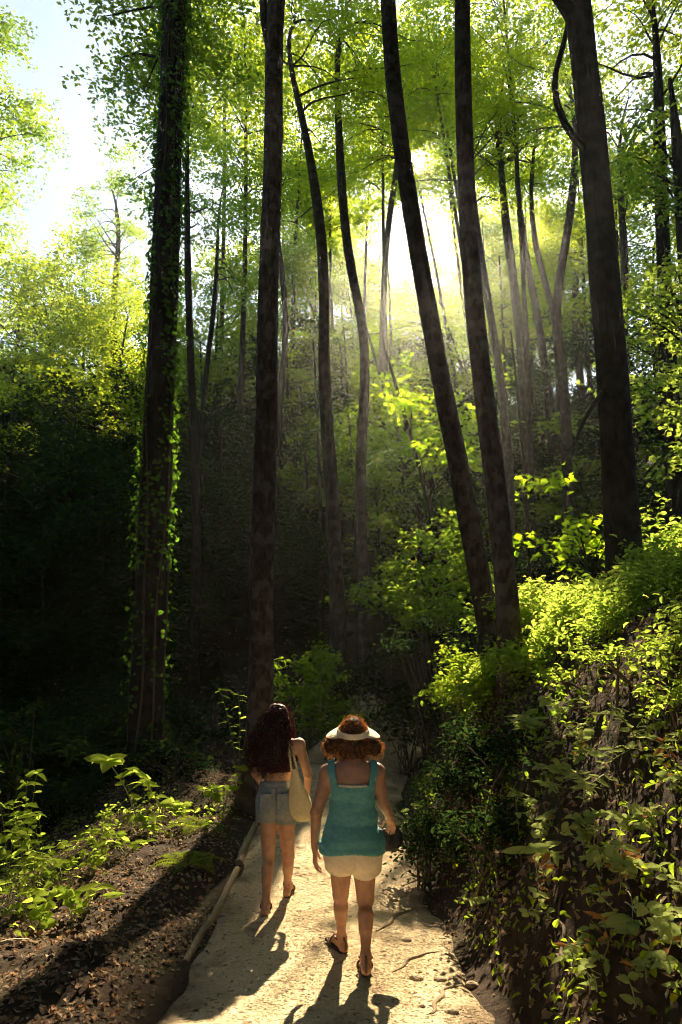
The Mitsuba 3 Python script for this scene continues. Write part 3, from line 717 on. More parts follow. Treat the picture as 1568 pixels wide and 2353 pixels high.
small_tree('beech_tree', 'layered sunlit branches reaching in at the right edge beside the thick trunk', [(1520, 780, 11.5, 1.0, 0.5, 22), (1530, 900, 11, 0.95, 0.35, 18), (1500, 1020, 10.6, 0.9, 0.3, 18), (1545, 680, 12, 0.9, 0.5, 16)],
           0.10, 'leaf_bank', 104, (6.4, 11.4), r=0.08, flat=0.3, clump=(0.35, 0.7))
small_tree('beech_tree', 'shaded green understory tree below the bright maple in the middle', [(960, 1180, 15.5, 1.4, 0.8, 24), (1010, 1290, 14.5, 1.1, 0.8, 22), (900, 1300, 15, 1.2, 0.9, 24)], 0.12, 'leaf_green', 105, (1.8, 15.5), flat=0.35)
small_tree('beech_tree', 'dark understory tree left of the straight dim trunk in the middle', [(700, 1180, 18, 1.8, 1.2, 26), (730, 1010, 19, 1.6, 1.2, 22)], 0.14, 'leaf_dark', 106, (-0.6, 18.5), flat=0.35)
small_tree('beech_tree', 'dark understory tree right beside the straight dim trunk', [(850, 1150, 17, 1.2, 1.2, 22), (1000, 1120, 18, 1.2, 1.0, 18)], 0.14, 'leaf_dark', 107, (0.9, 17.5), flat=0.35)
small_tree('beech_tree', 'dark layered tree on the slope left of the ivy-clad tree', [(170, 930, 24, 2.6, 1.4, 34), (240, 1080, 22, 2.2, 1.2, 28), (80, 1080, 23, 2.2, 1.4, 28)], 0.17, 'leaf_dark', 108, flat=0.35)
small_tree('beech_tree', 'dim layered tree between the ivy-clad and forked trees', [(500, 960, 22, 2.0, 1.4, 28), (540, 1120, 20, 1.6, 1.2, 24), (470, 1120, 21, 1.5, 1.2, 22)], 0.16, 'leaf_dark', 109, flat=0.35)
small_tree('beech_tree', 'half-lit layered tree hanging in at the left edge below the ridge', [(30, 860, 26, 2.4, 1.4, 30), (-20, 960, 24, 1.8, 1.2, 22)], 0.17, 'leaf_olive', 110, flat=0.35)

HILL = [((460, 800), 26, 2.0, 1.4, 26, 'leaf_olive', 'half-lit layered tree low between the ivy-clad and forked trees'), ((560, 860), 30, 2.6, 1.6, 28, 'leaf_green', 'dim green tree just left of the forked tree at mid height'),
        ((690, 900), 27, 2.2, 1.8, 28, 'leaf_green', 'green tree in the shaft of light right of the forked tree'), ((620, 1040), 24, 2.0, 1.5, 24, 'leaf_dark', 'dark tree behind the middle of the forked trunk'),
        ((700, 1060), 22, 1.6, 1.3, 22, 'leaf_green', 'dim tree under the shaft of light left of the curved trunk'), ((500, 1000), 26, 2.2, 1.4, 24, 'leaf_dark', 'shaded tree low between the two biggest left trunks'),
        ((300, 920), 28, 2.4, 1.5, 26, 'leaf_olive', 'half-lit tree left beside the ivy at mid height'), ((120, 880), 30, 2.6, 1.6, 28, 'leaf_olive', 'half-lit tree below the sunlit ridge at far left'),
        ((230, 1180), 20, 2.0, 1.2, 24, 'leaf_dark', 'shaded tree on the slope left of the ivy trunk, lower of two'), ((90, 1260), 19, 1.8, 1.2, 22, 'leaf_dark', 'shaded tree low on the slope near the left edge'),
        ((670, 640), 31, 2.4, 2.0, 30, 'leaf_green', 'hazy green tree close right of the forked trunk high on the slope'), ((790, 760), 30, 2.2, 1.8, 28, 'leaf_green', 'hazy green tree between the curved and straight dim trunks on the slope'),
        ((720, 800), 27, 2.0, 1.6, 26, 'leaf_green', 'green tree at the foot of the shaft of light beside the curved trunk'), ((860, 1110), 22, 1.6, 1.2, 24, 'leaf_green', 'shaded green tree below the far bright maple'),
        ((800, 960), 24, 1.4, 1.6, 22, 'leaf_green', 'green tree between the curved trunk and the bright maple'), ((560, 1250), 19, 1.5, 1.1, 20, 'leaf_dark', 'shaded tree low left of the forked trunk')]
for i, ((px, py), d, rx, rz, n, leaf, lab) in enumerate(HILL):
    small_tree('understory_tree', lab, [(px, py, d, rx, rz, n)], 0.16, leaf, 140 + i, r=0.05, lai=0.6)

# the dense undergrowth, leaves coloured dark for shade, of the ravine and the hillside reads as one mass
rg = np.random.default_rng(77)
def thicket(n, xr, yr, keep, hmax, size, clump, lai=0.9):
    x, y = rg.uniform(*xr, n), rg.uniform(*yr, n)
    ok = keep(x, y)
    x, y = x[ok], y[ok]
    bump = meshkit.fbm(np.stack([x * 0.33, y * 0.33, x * 0], -1), 3, 31)
    h = hmax * np.clip((bump - 0.32) * 2.6, 0.08, 1) * rg.random(len(x)) ** 0.6
    C = np.stack([x, y, ground(x, y) + h], 1)
    rad = rg.uniform(*clump, len(x))
    ok = open_to_sun(C, rad, rg)
    return clump_leaves(rg, C[ok], rad[ok], size, lai, 0.3, 0.6, 0.5)


def side(x, y): return x - path_x(y)


m1 = thicket(900, (-14, -3.2), (9, 20), lambda x, y: side(x, y) < -3.2, 2.2, 0.15, (0.35, 0.75), 0.75)
m2 = thicket(2900, (-46, 2), (10, 40), lambda x, y: (side(x, y) < -1.5) & (x > -1.5 * y) & ((y > 18) | (x < -13)), 3.6, 0.3, (0.6, 1.2), 0.68)
m3 = thicket(1300, (-62, 30), (38, 66), lambda x, y: np.abs(x) < 1.1 * y, 5.0, 0.5, (0.9, 1.8), 0.7)
m5 = thicket(900, (-2, 16), (24, 46), lambda x, y: (np.abs(x) < 0.6 * y), 6.0, 0.28, (0.6, 1.3), 0.6)
m4 = thicket(600, (2.5, 26), (15, 42), lambda x, y: (side(x, y) > 1.6) & (x < 0.62 * y) & (y > 15 + 0 * x), 2.2, 0.17, (0.5, 1.0))
scene['valley_growth'] = mikit.ply((m5[0], m5[1]), 'leaf_green', uv=m5[2])
tag('valley_growth', 'hazy green undergrowth covering the valley slope behind the slender trunks', 'undergrowth', kind='stuff')
v, f, u = cat([m1, m2, m3, m4])
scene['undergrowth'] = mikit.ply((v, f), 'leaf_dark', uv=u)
tag('undergrowth', 'dense undergrowth, its leaves coloured dark for shade, filling the ravine and the shaded hillside', 'undergrowth', kind='stuff')


# ------------------------------------------------------------------ shrubs
def shrub(label, px, py, d, rad, h, n, size, leaf, seed, group=None, name='shrub', flat=0.45, width=0.6, clump=(0.18, 0.36), lai=0.55, gap=True):
    rg = np.random.default_rng(5000 + seed)
    key = numbered(name)
    tag(key, label, name.replace('_', ' '), group)
    n = int(n * 1.6) if leaf == 'leaf_bank' else n
    c = on_ground(px, py + 25) + [-0.05, -0.05, 0.12] if d is None else at(px, py, d)
    z0 = float(ground(c[0], c[1]))
    base = np.array([c[0], c[1], z0 - 0.05])
    zc = max(c[2], z0 + 0.35 * h)
    C = crown_clumps(rg, (c[0], c[1], zc), rad, rad * 0.85, h * 0.5, n, 0.6)
    C[:, 2] = np.maximum(C[:, 2], ground(C[:, 0], C[:, 1]) + 0.08)
    r = rg.uniform(*clump, len(C))
    ok = open_to_sun(C, r * 0.7, rg)
    C, r = (C[ok], r[ok]) if ok.sum() > 3 else (C[:4], r[:4] * 0.5)
    v, f, u = clump_leaves(rg, C, r, size, lai, flat, width, 0.75, 0.4, fine=True)
    stems = []
    for q in C[:: max(1, len(C) // 9)]:
        foot = base + [rg.normal(0, 0.06), rg.normal(0, 0.06), 0]
        foot[2] = float(ground(foot[0], foot[1])) - 0.04
        stems.append(limb(rg, foot, q, 0.014, 0.004, 7, 5))
    sv, sf, su = cat(stems)
    scene[key + '__stem'] = mikit.ply((sv, sf), 'twig', smooth=True)
    scene[key + '__foliage'] = mikit.ply((v, f), leaf, uv=u)
    return key


SHRUBS = [
    # sunlit, on the top and upper face of the bank; d None: where the ground is seen
    ('glowing shrub on the bank top at the right edge, highest of the bank shrubs', 1530, 1250, 8.5, 0.75, 0.9, 40, 0.085, 'leaf_bank'),
    ('glowing shrub just right of the foot of the thick right trunk', 1490, 1340, 8.0, 0.6, 0.6, 30, 0.08, 'leaf_bank'),
    ('feathery bright shrub directly below the thick right trunk', 1400, 1380, 8.2, 0.6, 0.5, 30, 0.07, 'leaf_bank'),
    ('feathery bright shrub right of the foot of the right-hand leaning trunk', 1270, 1400, 9.6, 0.8, 0.5, 32, 0.075, 'leaf_bank'),
    ('yellow-lit shrub at the right edge over the dark hollow', 1565, 1400, 6.6, 0.4, 0.4, 22, 0.06, 'leaf_bank'),
    ('bright shrub between the feet of the two leaning trunks', 1180, 1420, 10.8, 0.6, 0.5, 24, 0.09, 'leaf_bank'),
    ('sunny shrub right behind the foot of the left-hand leaning trunk', 1160, 1560, None, 0.4, 0.35, 16, 0.065, 'leaf_bank'),
    ('low bright shrub on the bank brow below the feathery shrubs', 1310, 1440, None, 0.55, 0.45, 30, 0.065, 'leaf_bank'),
    ('bright shrub on the bank face below the thick right trunk', 1410, 1450, None, 0.5, 0.45, 28, 0.06, 'leaf_bank'),
    ('bright small-leaved shrub on the bank face at the right edge', 1530, 1530, None, 0.42, 0.4, 26, 0.052, 'leaf_bank'),
    ('bright small-leaved shrub on the bank face left of the right edge', 1440, 1545, None, 0.42, 0.35, 24, 0.052, 'leaf_bank'),
    ('patchy lit shrub on the bank face above the pale leaf fan', 1250, 1500, None, 0.42, 0.35, 20, 0.06, 'leaf_bank'),
    ('patchy lit shrub in the middle of the upper bank face', 1345, 1545, None, 0.35, 0.3, 16, 0.055, 'leaf_bank'),
    ('patchy lit shrub low at the right edge of the upper bank face', 1555, 1620, None, 0.3, 0.3, 16, 0.05, 'leaf_bank'),
    # half lit or dark, along the path
    ('fresh green shrub behind the long-haired walker right of the forked tree', 700, 1540, 12.5, 0.62, 0.9, 30, 0.09, 'leaf_green'),
    ('grey-green shrub behind the heads of the two walkers', 760, 1640, 12, 0.5, 0.8, 22, 0.07, 'leaf_green'),
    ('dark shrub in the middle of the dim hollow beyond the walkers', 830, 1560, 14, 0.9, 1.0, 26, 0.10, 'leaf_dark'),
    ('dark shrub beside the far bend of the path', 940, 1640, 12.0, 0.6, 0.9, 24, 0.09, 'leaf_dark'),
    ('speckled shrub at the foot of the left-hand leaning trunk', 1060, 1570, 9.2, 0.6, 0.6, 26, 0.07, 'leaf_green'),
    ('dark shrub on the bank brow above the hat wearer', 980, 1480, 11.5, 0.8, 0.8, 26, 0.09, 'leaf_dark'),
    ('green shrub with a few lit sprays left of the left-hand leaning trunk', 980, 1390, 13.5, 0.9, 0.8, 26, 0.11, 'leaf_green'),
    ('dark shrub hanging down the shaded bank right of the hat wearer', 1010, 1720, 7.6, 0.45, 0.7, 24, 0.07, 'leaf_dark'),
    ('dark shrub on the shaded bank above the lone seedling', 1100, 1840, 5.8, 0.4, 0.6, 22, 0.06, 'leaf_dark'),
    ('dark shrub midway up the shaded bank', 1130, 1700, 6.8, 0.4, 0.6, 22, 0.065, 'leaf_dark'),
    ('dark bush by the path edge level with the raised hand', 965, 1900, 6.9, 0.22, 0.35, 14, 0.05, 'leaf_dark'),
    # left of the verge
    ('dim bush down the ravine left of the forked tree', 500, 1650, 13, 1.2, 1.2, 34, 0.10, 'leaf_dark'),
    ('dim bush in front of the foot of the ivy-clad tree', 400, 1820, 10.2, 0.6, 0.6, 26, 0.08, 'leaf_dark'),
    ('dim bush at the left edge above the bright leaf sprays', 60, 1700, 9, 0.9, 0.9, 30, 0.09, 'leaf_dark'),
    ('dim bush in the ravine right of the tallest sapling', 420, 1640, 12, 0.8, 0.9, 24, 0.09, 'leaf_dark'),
]
for i, a in enumerate(SHRUBS): shrub(*a, seed=i)


# ------------------------------------------------------------------ plants whose leaves can be told apart: every leaf a part
def blade(n, width, droop, fold, wave, seed, sharp=0.9):
    """A leaf of length 1 along +x, face up; uv = (along, across)."""
    rg = np.random.default_rng(seed)
    t = np.linspace(0, 1, n)
    w = width * 0.5 * np.sin(np.pi * t ** sharp) ** 0.85 + 0.004
    x = t * 0.98; z = -droop * t ** 1.8 + 0.05 * np.sin(t * 5 + seed) * wave
    V, U = [], []
    for k, e in ((-1, 0.0), (-0.5, 0.25), (0, 0.5), (0.5, 0.75), (1, 1.0)):
        V.append(np.stack([x, w * k, z + abs(k) * w * fold + wave * 0.06 * w * np.sin(t * 17 + k * 3 + seed)], 1)); U.append(np.stack([t, t * 0 + e], 1))
    V, U = np.vstack(V), np.vstack(U)
    i, j = np.meshgrid(np.arange(n - 1), np.arange(4), indexing='ij')
    q = np.stack([j * n + i, j * n + i + 1, (j + 1) * n + i + 1, (j + 1) * n + i], -1).reshape(-1, 4)
    f = np.vstack([q[:, [0, 1, 2]], q[:, [0, 2, 3]]])
    return V, f, U


BLADES = {k: [mikit.ply((b[0], b[1]), smooth=True, uv=b[2]) for b in bl] for k, bl in {
    'laurel': [blade(7, 0.27, dr_, fo, 1.0, s) for s, dr_, fo in ((1, 0.18, 0.25), (2, 0.35, 0.15), (3, 0.05, 0.3), (4, 0.5, 0.2))],
    'ovate': [blade(6, 0.52, dr_, fo, 0.8, s, 0.75) for s, dr_, fo in ((5, 0.15, 0.2), (6, 0.28, 0.1), (7, 0.05, 0.15), (8, 0.4, 0.25))],
    'round': [blade(6, 0.8, dr_, fo, 0.8, s, 0.85) for s, dr_, fo in ((9, 0.12, 0.2), (10, 0.25, 0.1), (11, 0.02, 0.2))],
    'curl': [blade(6, 0.55, dr_, fo, 2.5, s, 0.8) for s, dr_, fo in ((12, -0.3, 0.5), (13, 0.35, 0.6), (14, -0.1, 0.8), (15, 0.5, -0.4))],
}.items()}


def leaf_at(shape, mat_, p, a, nrm, s, rg):
    a = np.asarray(a, float) / np.linalg.norm(a)
    nrm = nrm - a * (nrm @ a); nrm /= np.linalg.norm(nrm) + 1e-9
    b = np.cross(nrm, a)
    M = np.eye(4); M[:3, 0] = a * s; M[:3, 1] = b * s; M[:3, 2] = nrm * s; M[:3, 3] = p
    d = BLADES[shape][int(rg.integers(len(BLADES[shape])))]
    return {**d, 'bsdf': {'type': 'ref', 'id': mat_}, 'to_world': T(M.tolist())}


def plant(name, label, stems, shape, mat_, size, per, seed, stem_mat='green_stem', group=None, category='plant', up=0.5, rad=0.004, start=0.35, star=0, spread=1.0, odd=None):
    """stems: lists of world points from the ground up; per: leaves along each stem; star: leaves in the whorl at its tip."""
    rg = np.random.default_rng(9000 + seed)
    key = numbered(name)
    tag(key, label, category, group)
    ms = []
    for S in stems:
        P = spline(S, 10)
        ms.append(tube(P, np.linspace(rad, rad * 0.45, 10), 6))
        spots = [(start + (0.97 - start) * (i + 0.5) / max(per, 1), i * 2.4 + rg.uniform(-0.4, 0.4), 1.0) for i in range(per)] + [(1.0, i * 2 * np.pi / max(star, 1) + rg.uniform(-0.3, 0.3), 1.1) for i in range(star)]
        for t, az, big in spots:
            i = min(9.0, t * 9); k = min(int(i), 8)
            p = P[k] + (P[k + 1] - P[k]) * (i - k)
            a = np.array([np.cos(az) * spread, np.sin(az) * spread, rg.normal(0.12, 0.22)])
            nrm = np.array([rg.normal(0, 0.4), rg.normal(0, 0.4) - (0.55 if mat_ == 'sprig_leaf' else 0.25), 0.9])
            s = size * big * rg.uniform(0.7, 1.2)
            mm = mat_ if odd is None or rg.random() > odd[1] else odd[0]
            part(key, 'leaf', leaf_at(shape, mm, p, a, nrm, s, rg))
    v, f, u = cat(ms)
    scene[key + '__stem'] = mikit.ply((v, f), stem_mat, smooth=True)
    return key


def sprig_at(px, py, lift=0.16, out=0.10, n=1, seed=0, low=30, fan=0.12):
    """Stems that grow out of the bank below this pixel and end near it."""
    rg = np.random.default_rng(seed)
    b = on_ground(px, py + low)
    r = ray(px, py)
    tip = CAM + r * ((b[1] - out) / r[1])
    S = []
    for i in range(n):
        t = tip + rg.normal(0, fan, 3) * (n > 1) * [1, 0.6, 0.8]
        foot = g3(b[0] + rg.normal(0, 0.03), b[1] + rg.normal(0, 0.03) + 0.02, -0.02)
        m = (foot + t) / 2 + [0, -out * 0.35, 0.02]
        S.append([foot, m, t])
    return S


for i, (lab, px, py, ns, per, star, size, shape, odd) in enumerate(BANKP):
    plant('bank_sprig' if i != 22 else 'seedling', lab, sprig_at(px, py, n=ns + 1, seed=300 + i, out=0.14 if i != 22 else 0.02, fan=0.07, low=34), shape, 'sprig_leaf', size * 1.12, per, i,
          'pale_stem' if i % 3 == 0 else 'green_stem', star=star, odd=odd, start=0.25)


rg = np.random.default_rng(515)
n = 0
while n < 18:
    px, py = rg.uniform(1190, 1560), rg.uniform(1560, 2320)
    if px - 1190 < (py - 1560) * 0.22: continue
    plant('bank_sprig', 'small creeping sprig of pale leaves on the sunlit bank face', sprig_at(px, py, n=2, seed=1300 + n, out=0.10, fan=0.08, low=28), 'ovate' if n % 3 else 'laurel', 'sprig_leaf', rg.uniform(0.05, 0.075), 5, 400 + n,
          'pale_stem', star=3, start=0.25, group='small creeping sprigs on the bank', odd=('russet_leaf', 0.06))
    n += 1


def sapling(px, py, bx, by, d, n=1, seed=0, fan=0.1):
    """Stems from the ground under pixel (bx, by) to the tips near (px, py), d metres ahead."""
    rg = np.random.default_rng(seed)
    S = []
    for i in range(n):
        b = at(bx, by, d); f_ = g3(b[0] + rg.normal(0, 0.03), b[1] + rg.normal(0, 0.03), -0.03)
        t = at(px, py, d - 0.05) + rg.normal(0, fan, 3) * (n > 1)
        t[2] = max(t[2], f_[2] + 0.2)
        S.append([f_, (f_ + t) / 2 + [0.03, 0, 0.06], t])
    return S


for i, (lab, px, py, bx, by, d, ns, per, star, size, shape) in enumerate(LEFTP):
    plant('sapling' if i < 4 or i > 14 else 'leafy_plant', lab, sapling(px, py, bx, by, d, ns + (1 if 4 <= i < 15 and i != 12 else 0), 700 + i, 0.16 if i in (7, 8, 9) else 0.12), shape, 'sapling_leaf', size * (1.0 if i < 3 or i == 12 else 1.25), per + 1, 100 + i,
          'pale_stem' if i < 4 else 'green_stem', star=star, rad=0.009 if i < 2 else 0.005, start=0.4 if i < 3 else 0.3)

# fern fronds on the verge
for i, (px, py, lab) in enumerate(((455, 1905, 'small fern on the sunlit verge nearest the forked tree'), (425, 1990, 'small fern at the edge of the trunk shadow on the verge'), (1265, 1370, 'fern lit from behind on the bank between leaning trunk and thick trunk'))):
    rg = np.random.default_rng(60 + i)
    b = on_ground(px, py) if i < 2 else at(1240, 1400, 9.0)
    key = numbered('fern'); tag(key, lab, 'fern')
    b = g3(b[0], b[1])
    for a in np.arange(6) * 1.05 + rg.uniform(0, 1):
        L = rg.uniform(0.28, 0.42) * (1.3 if i == 2 else 1)
        t = np.linspace(0, 1, 16)
        P = b + np.stack([np.cos(a) * t * L, np.sin(a) * t * L, (0.75 * t - 0.75 * t ** 2) * L], 1)
        tn = np.gradient(P, axis=0); tn /= np.linalg.norm(tn, axis=1, keepdims=True)
        sdv = np.cross(tn, [0, 0, 1.0]); sdv /= np.linalg.norm(sdv, axis=1, keepdims=True)
        ms = [tube(P, np.linspace(0.003, 0.001, 16), 4)]
        for s in (-1, 1):
            w = 0.30 * L * np.sin(np.pi * np.clip(t, 0.05, 1) ** 0.7)[2:, None]
            p0 = P[2:]; tip = p0 + sdv[2:] * s * w + tn[2:] * w * 0.35 - [0, 0, 0.01]
            m = (p0 + tip) / 2
            q = np.stack([p0, m + tn[2:] * 0.013, tip, m - tn[2:] * 0.013], 1).reshape(-1, 3)
            kk = np.arange(len(p0))[:, None] * 4
            ms.append((q, np.stack([kk + [0, 1, 2], kk + [0, 2, 3]], 1).reshape(-1, 3), np.full((len(q), 2), 0.3)))
        v, f, u = cat(ms)
        part(key, 'frond', mikit.ply((v, f), 'fern_leaf', uv=u))

# ------------------------------------------------------------------ what lies on the ground
rg = np.random.default_rng(11)


def scatter(n, xr, yr, keep, size, tilt, lift=0.012, width=0.6):
    x, y = rg.uniform(*xr, n), rg.uniform(*yr, n)
    ok = keep(x, y)
    x, y = x[ok], y[ok]
    P = np.stack([x, y, ground(x, y) + rg.random(len(x)) * lift + 0.004], 1)
    e = 0.05
    N = np.stack([ground(x - e, y) - ground(x + e, y), ground(x, y - e) - ground(x, y + e), np.full(len(x), 2 * e)], 1)
    N /= np.linalg.norm(N, axis=1, keepdims=True)
    N = N + rg.normal(0, tilt, N.shape); N /= np.linalg.norm(N, axis=1, keepdims=True)
    return leaves(P, size, N=N, width=width, rg=rg, droop=0, fold=0.16, fine=n in (10000, 6000, 1500, 700))


def not_on_path(x, y, k=0.95): return np.abs(side(x, y)) > k + 0.12 * np.sin(y * 3.1) + 0.25 * rg.random(len(x)) ** 2


lit = cat([scatter(20000, (-4.6, -0.6), (3.4, 12), lambda x, y: (side(x, y) < 0) & not_on_path(x, y, 0.9), 0.045, 0.5),
           scatter(9000, (0.5, 3.5), (2.6, 9), lambda x, y: (side(x, y) > 0) & not_on_path(x, y, 0.9), 0.055, 0.5),
           scatter(1501, (-1.2, 1.2), (3.4, 12), lambda x, y: (np.abs(side(x, y)) < 1.0) & (rg.random(len(x)) < 0.02 + np.abs(side(x, y)) ** 2.2), 0.038, 0.3),
           scatter(4000, (-9, 3), (9, 20), lambda x, y: not_on_path(x, y), 0.08, 0.4)])
scene['leaf_litter'] = mikit.ply((lit[0], lit[1]), 'litter', uv=lit[2])
tag('leaf_litter', 'brown and tan dead leaves covering the verge and the foot of the bank', 'leaf litter', kind='stuff')

mat('dead_leaf_tan', {'type': 'principledthin', 'base_color': mikit.proc(lambda p, n, uv: mikit.mix((0.30, 0.18, 0.10), (0.44, 0.30, 0.18), mikit.noise(p.x * 17, p.y * 17, p.z * 17))), 'roughness': 0.7, 'diff_trans': 0.5, 'eta': 1.3})
mat('dead_leaf_brown', {'type': 'principledthin', 'base_color': mikit.proc(lambda p, n, uv: mikit.mix((0.13, 0.07, 0.04), (0.27, 0.15, 0.08), mikit.noise(p.x * 17, p.y * 17, p.z * 17))), 'roughness': 0.7, 'diff_trans': 0.5, 'eta': 1.3})
n = 0
while n < 290:
    x, y = rg.uniform(-2.6, -0.9), 3.9 + 3.0 * rg.random() ** 1.4
    s_ = x - float(path_x(y))
    if s_ > -1.0 or x < -0.50 * y: continue
    p = g3(x, y, 0.012 + 0.012 * rg.random())
    a = rg.uniform(0, 6.28)
    k = numbered('fallen_leaf')
    scene[k] = leaf_at('curl', 'dead_leaf_tan' if rg.random() < 0.6 else 'dead_leaf_brown', p, [np.cos(a), np.sin(a), rg.normal(0, 0.25)], np.array([rg.normal(0, 0.3), rg.normal(0, 0.3), 1]), rg.uniform(0.04, 0.066), rg)
    tag(k, 'curled dead leaf lying on the litter of the left verge', 'leaf', 'dead leaves on the left verge')
    n += 1

# low green cover on the verge crest, the bank and its mossy foot
gc = cat([scatter(1500, (-4.2, -1.3), (6.5, 10.5), lambda x, y: (side(x, y) < -1.5 - 0.5 * np.sin(y * 2)) & (meshkit.fbm(np.stack([x, y, x * 0], -1) * 1.3, 3, 5) > 0.47), 0.06, 0.35, 0.16, 0.7),
          scatter(700, (-5, -2), (4, 8), lambda x, y: (side(x, y) < -2.0) & (meshkit.fbm(np.stack([x, y, x * 0], -1) * 1.3, 3, 9) > 0.5), 0.055, 0.4, 0.14, 0.7)])
scene['ground_cover'] = mikit.ply((gc[0], gc[1]), 'leaf_bank', uv=gc[2])
tag('ground_cover', 'low bright green ground cover along the crest of the left verge', 'ground cover', kind='stuff')
bc = cat([scatter(10000, (0.8, 5.0), (2.4, 11), lambda x, y: (side(x, y) > 1.0) & (meshkit.fbm(np.stack([x, y, x * 0], -1) * 1.9, 3, 15) > 0.43), 0.05, 0.7, 0.20),
          scatter(6000, (1.5, 9), (6, 16), lambda x, y: side(x, y) > 1.7, 0.075, 0.5, 0.18)])
scene['bank_growth'] = mikit.ply((bc[0], bc[1]), 'leaf_green', uv=bc[2])
tag('bank_growth', 'small creeping leaves growing thinly over the face and brow of the right bank', 'ground cover', kind='stuff')
# mossy grass tangle at the lower right: narrow blades
x, y = rg.uniform(1.15, 1.95, 5200), rg.uniform(2.2, 3.9, 5200)
ok = (side(x, y) > 1.0) & (meshkit.fbm(np.stack([x, y, x * 0], -1) * 3.0, 3, 25) > 0.44) & (ground(x, y) < 0.35 + 0.25 * np.sin(y * 3))
x, y = x[ok], y[ok]
P = np.stack([x, y, ground(x, y)], 1)
N = np.stack([np.full(len(x), 0.2), np.full(len(x), -0.5), np.full(len(x), 0.35)], 1) + rg.normal(0, 0.35, (len(x), 3)); N /= np.linalg.norm(N, axis=1, keepdims=True)
gr = leaves(P, 0.085, N=N, width=0.14, rg=rg, droop=0.6)
scene['mossy_grass'] = mikit.ply((gr[0], gr[1]), 'leaf_bank', uv=gr[2])
tag('mossy_grass', 'yellow-green mossy grass tangle hanging over the lowest part of the bank', 'grass', kind='stuff')

# edging logs, branch, roots, stones
mat('old_wood', bumped(principled(mikit.proc(lambda p, n, uv: mikit.mix((0.12, 0.09, 0.055), (0.30, 0.24, 0.15), mikit.fbm(p.x * 14, p.y * 3.0, p.z * 14))), 0.85, 0.15), lambda p, n, uv: mikit.fbm(p.x * 30, p.y * 5, p.z * 30), 0.01))


def lying(pts, r, name, label, category, material, sink=0.5, seed=0, sides=10, n=26, group=None, wob=0.0):
    P = spline(np.array([[*on_ground(*p)[:2], 0] for p in pts]), n)
    P[:, 0] += wob * np.sin(np.linspace(0, 14, n) + seed)
    R = np.interp(np.linspace(0, 1, n), np.linspace(0, 1, len(r)), r)
    P[:, 2] = ground(P[:, 0], P[:, 1]) + 0.012 + R * (1 - 2 * sink)
    k = numbered(name); v, f, u = tube(P, R, sides, 0.12, seed)
    scene[k] = mikit.ply((v, f), material, smooth=50)
    tag(k, label, category, group)


lying([(588, 1898), (549, 1990)], (0.036, 0.038, 0.038), 'edging_log', 'round edging log beside the long-haired walker, the farther of two', 'log', 'old_wood', 0.5, 1)
lying([(545, 2000), (425, 2218)], (0.03, 0.034, 0.03, 0.025), 'edging_log', 'half-buried edging log along the left path edge, the nearer of two', 'log', 'old_wood', 0.6, 2)
lying([(0, 2178), (40, 2170), (80, 2160)], (0.012, 0.011, 0.006), 'fallen_branch', 'thin pale fallen branch at the left edge among the litter', 'branch', 'pale_stem', 0.2, 3, 6)
lying([(868, 2148), (905, 2118), (940, 2100), (985, 2088)], (0.012, 0.02, 0.022, 0.012), 'exposed_root', 'exposed root crossing the path edge just right of the forward foot', 'root', 'old_wood', 0.45, 4, 8, wob=0.01)
lying([(905, 2245), (935, 2222), (975, 2200), (1010, 2196)], (0.008, 0.014, 0.016, 0.008), 'exposed_root', 'exposed root beside the trailing foot of the hat wearer', 'root', 'old_wood', 0.4, 5, 8, wob=0.01)
lying([(930, 2040), (965, 2028), (1005, 2000), (1040, 1990)], (0.01, 0.017, 0.016, 0.01), 'exposed_root', 'exposed root highest on the right edge of the path', 'root', 'old_wood', 0.4, 6, 8, wob=0.015)
lying([(985, 2340), (1010, 2300), (1025, 2285), (1060, 2275)], (0.012, 0.018, 0.018, 0.01), 'exposed_root', 'exposed root nearest the bottom of the picture right of the shadows', 'root', 'old_wood', 0.55, 7, 8, wob=0.015)
lying([(1205, 1760), (1190, 1850), (1200, 1960), (1185, 2060)], (0.006, 0.010, 0.009, 0.004), 'exposed_root', 'thin root hanging down the shaded bank face left of the sunlit sprigs', 'root', 'twig', 0.3, 8, 7, wob=0.015)
lying([(1130, 1900), (1105, 1990), (1120, 2080), (1095, 2150)], (0.006, 0.011, 0.009, 0.005), 'exposed_root', 'thin root on the dark lower bank beside the lone seedling', 'root', 'twig', 0.3, 9, 7, wob=0.015)
lying([(1300, 2060), (1290, 2160), (1310, 2260), (1300, 2350)], (0.006, 0.012, 0.010, 0.006), 'exposed_root', 'root running down to the bottom of the bank under the sprigs', 'root', 'twig', 0.3, 10, 7, wob=0.02)
mat('stone_rock', bumped(principled(mikit.proc(lambda p, n, uv: mikit.mix((0.16, 0.12, 0.08), (0.36, 0.29, 0.20), mikit.fbm(p.x * 25, p.y * 25, p.z * 25))), 0.9, 0.2), lambda p, n, uv: mikit.fbm(p.x * 60, p.y * 60, p.z * 60), 0.006))
ST = [(958, 2258, 0.035, 'flat dark stone in the sunny sand, left of a pair'), (1012, 2262, 0.03, 'small stone in the sunny sand, right of a pair'), (512, 2110, 0.022, 'pebble beside the nearer edging log'),
      (1040, 2335, 0.03, 'stone in the sand close to the bottom of the path'), (935, 2170, 0.028, 'stone between the two roots by the hat wearer'), (1085, 2270, 0.03, 'stone at the dark right margin of the sunny sand'),
      (905, 2075, 0.03, 'stone at the path edge right of the white shorts'), (960, 2060, 0.035, 'stone half lost in the dim soil below the raised hand'), (795, 2025, 0.018, 'pebble on the path between the legs of the walkers')]
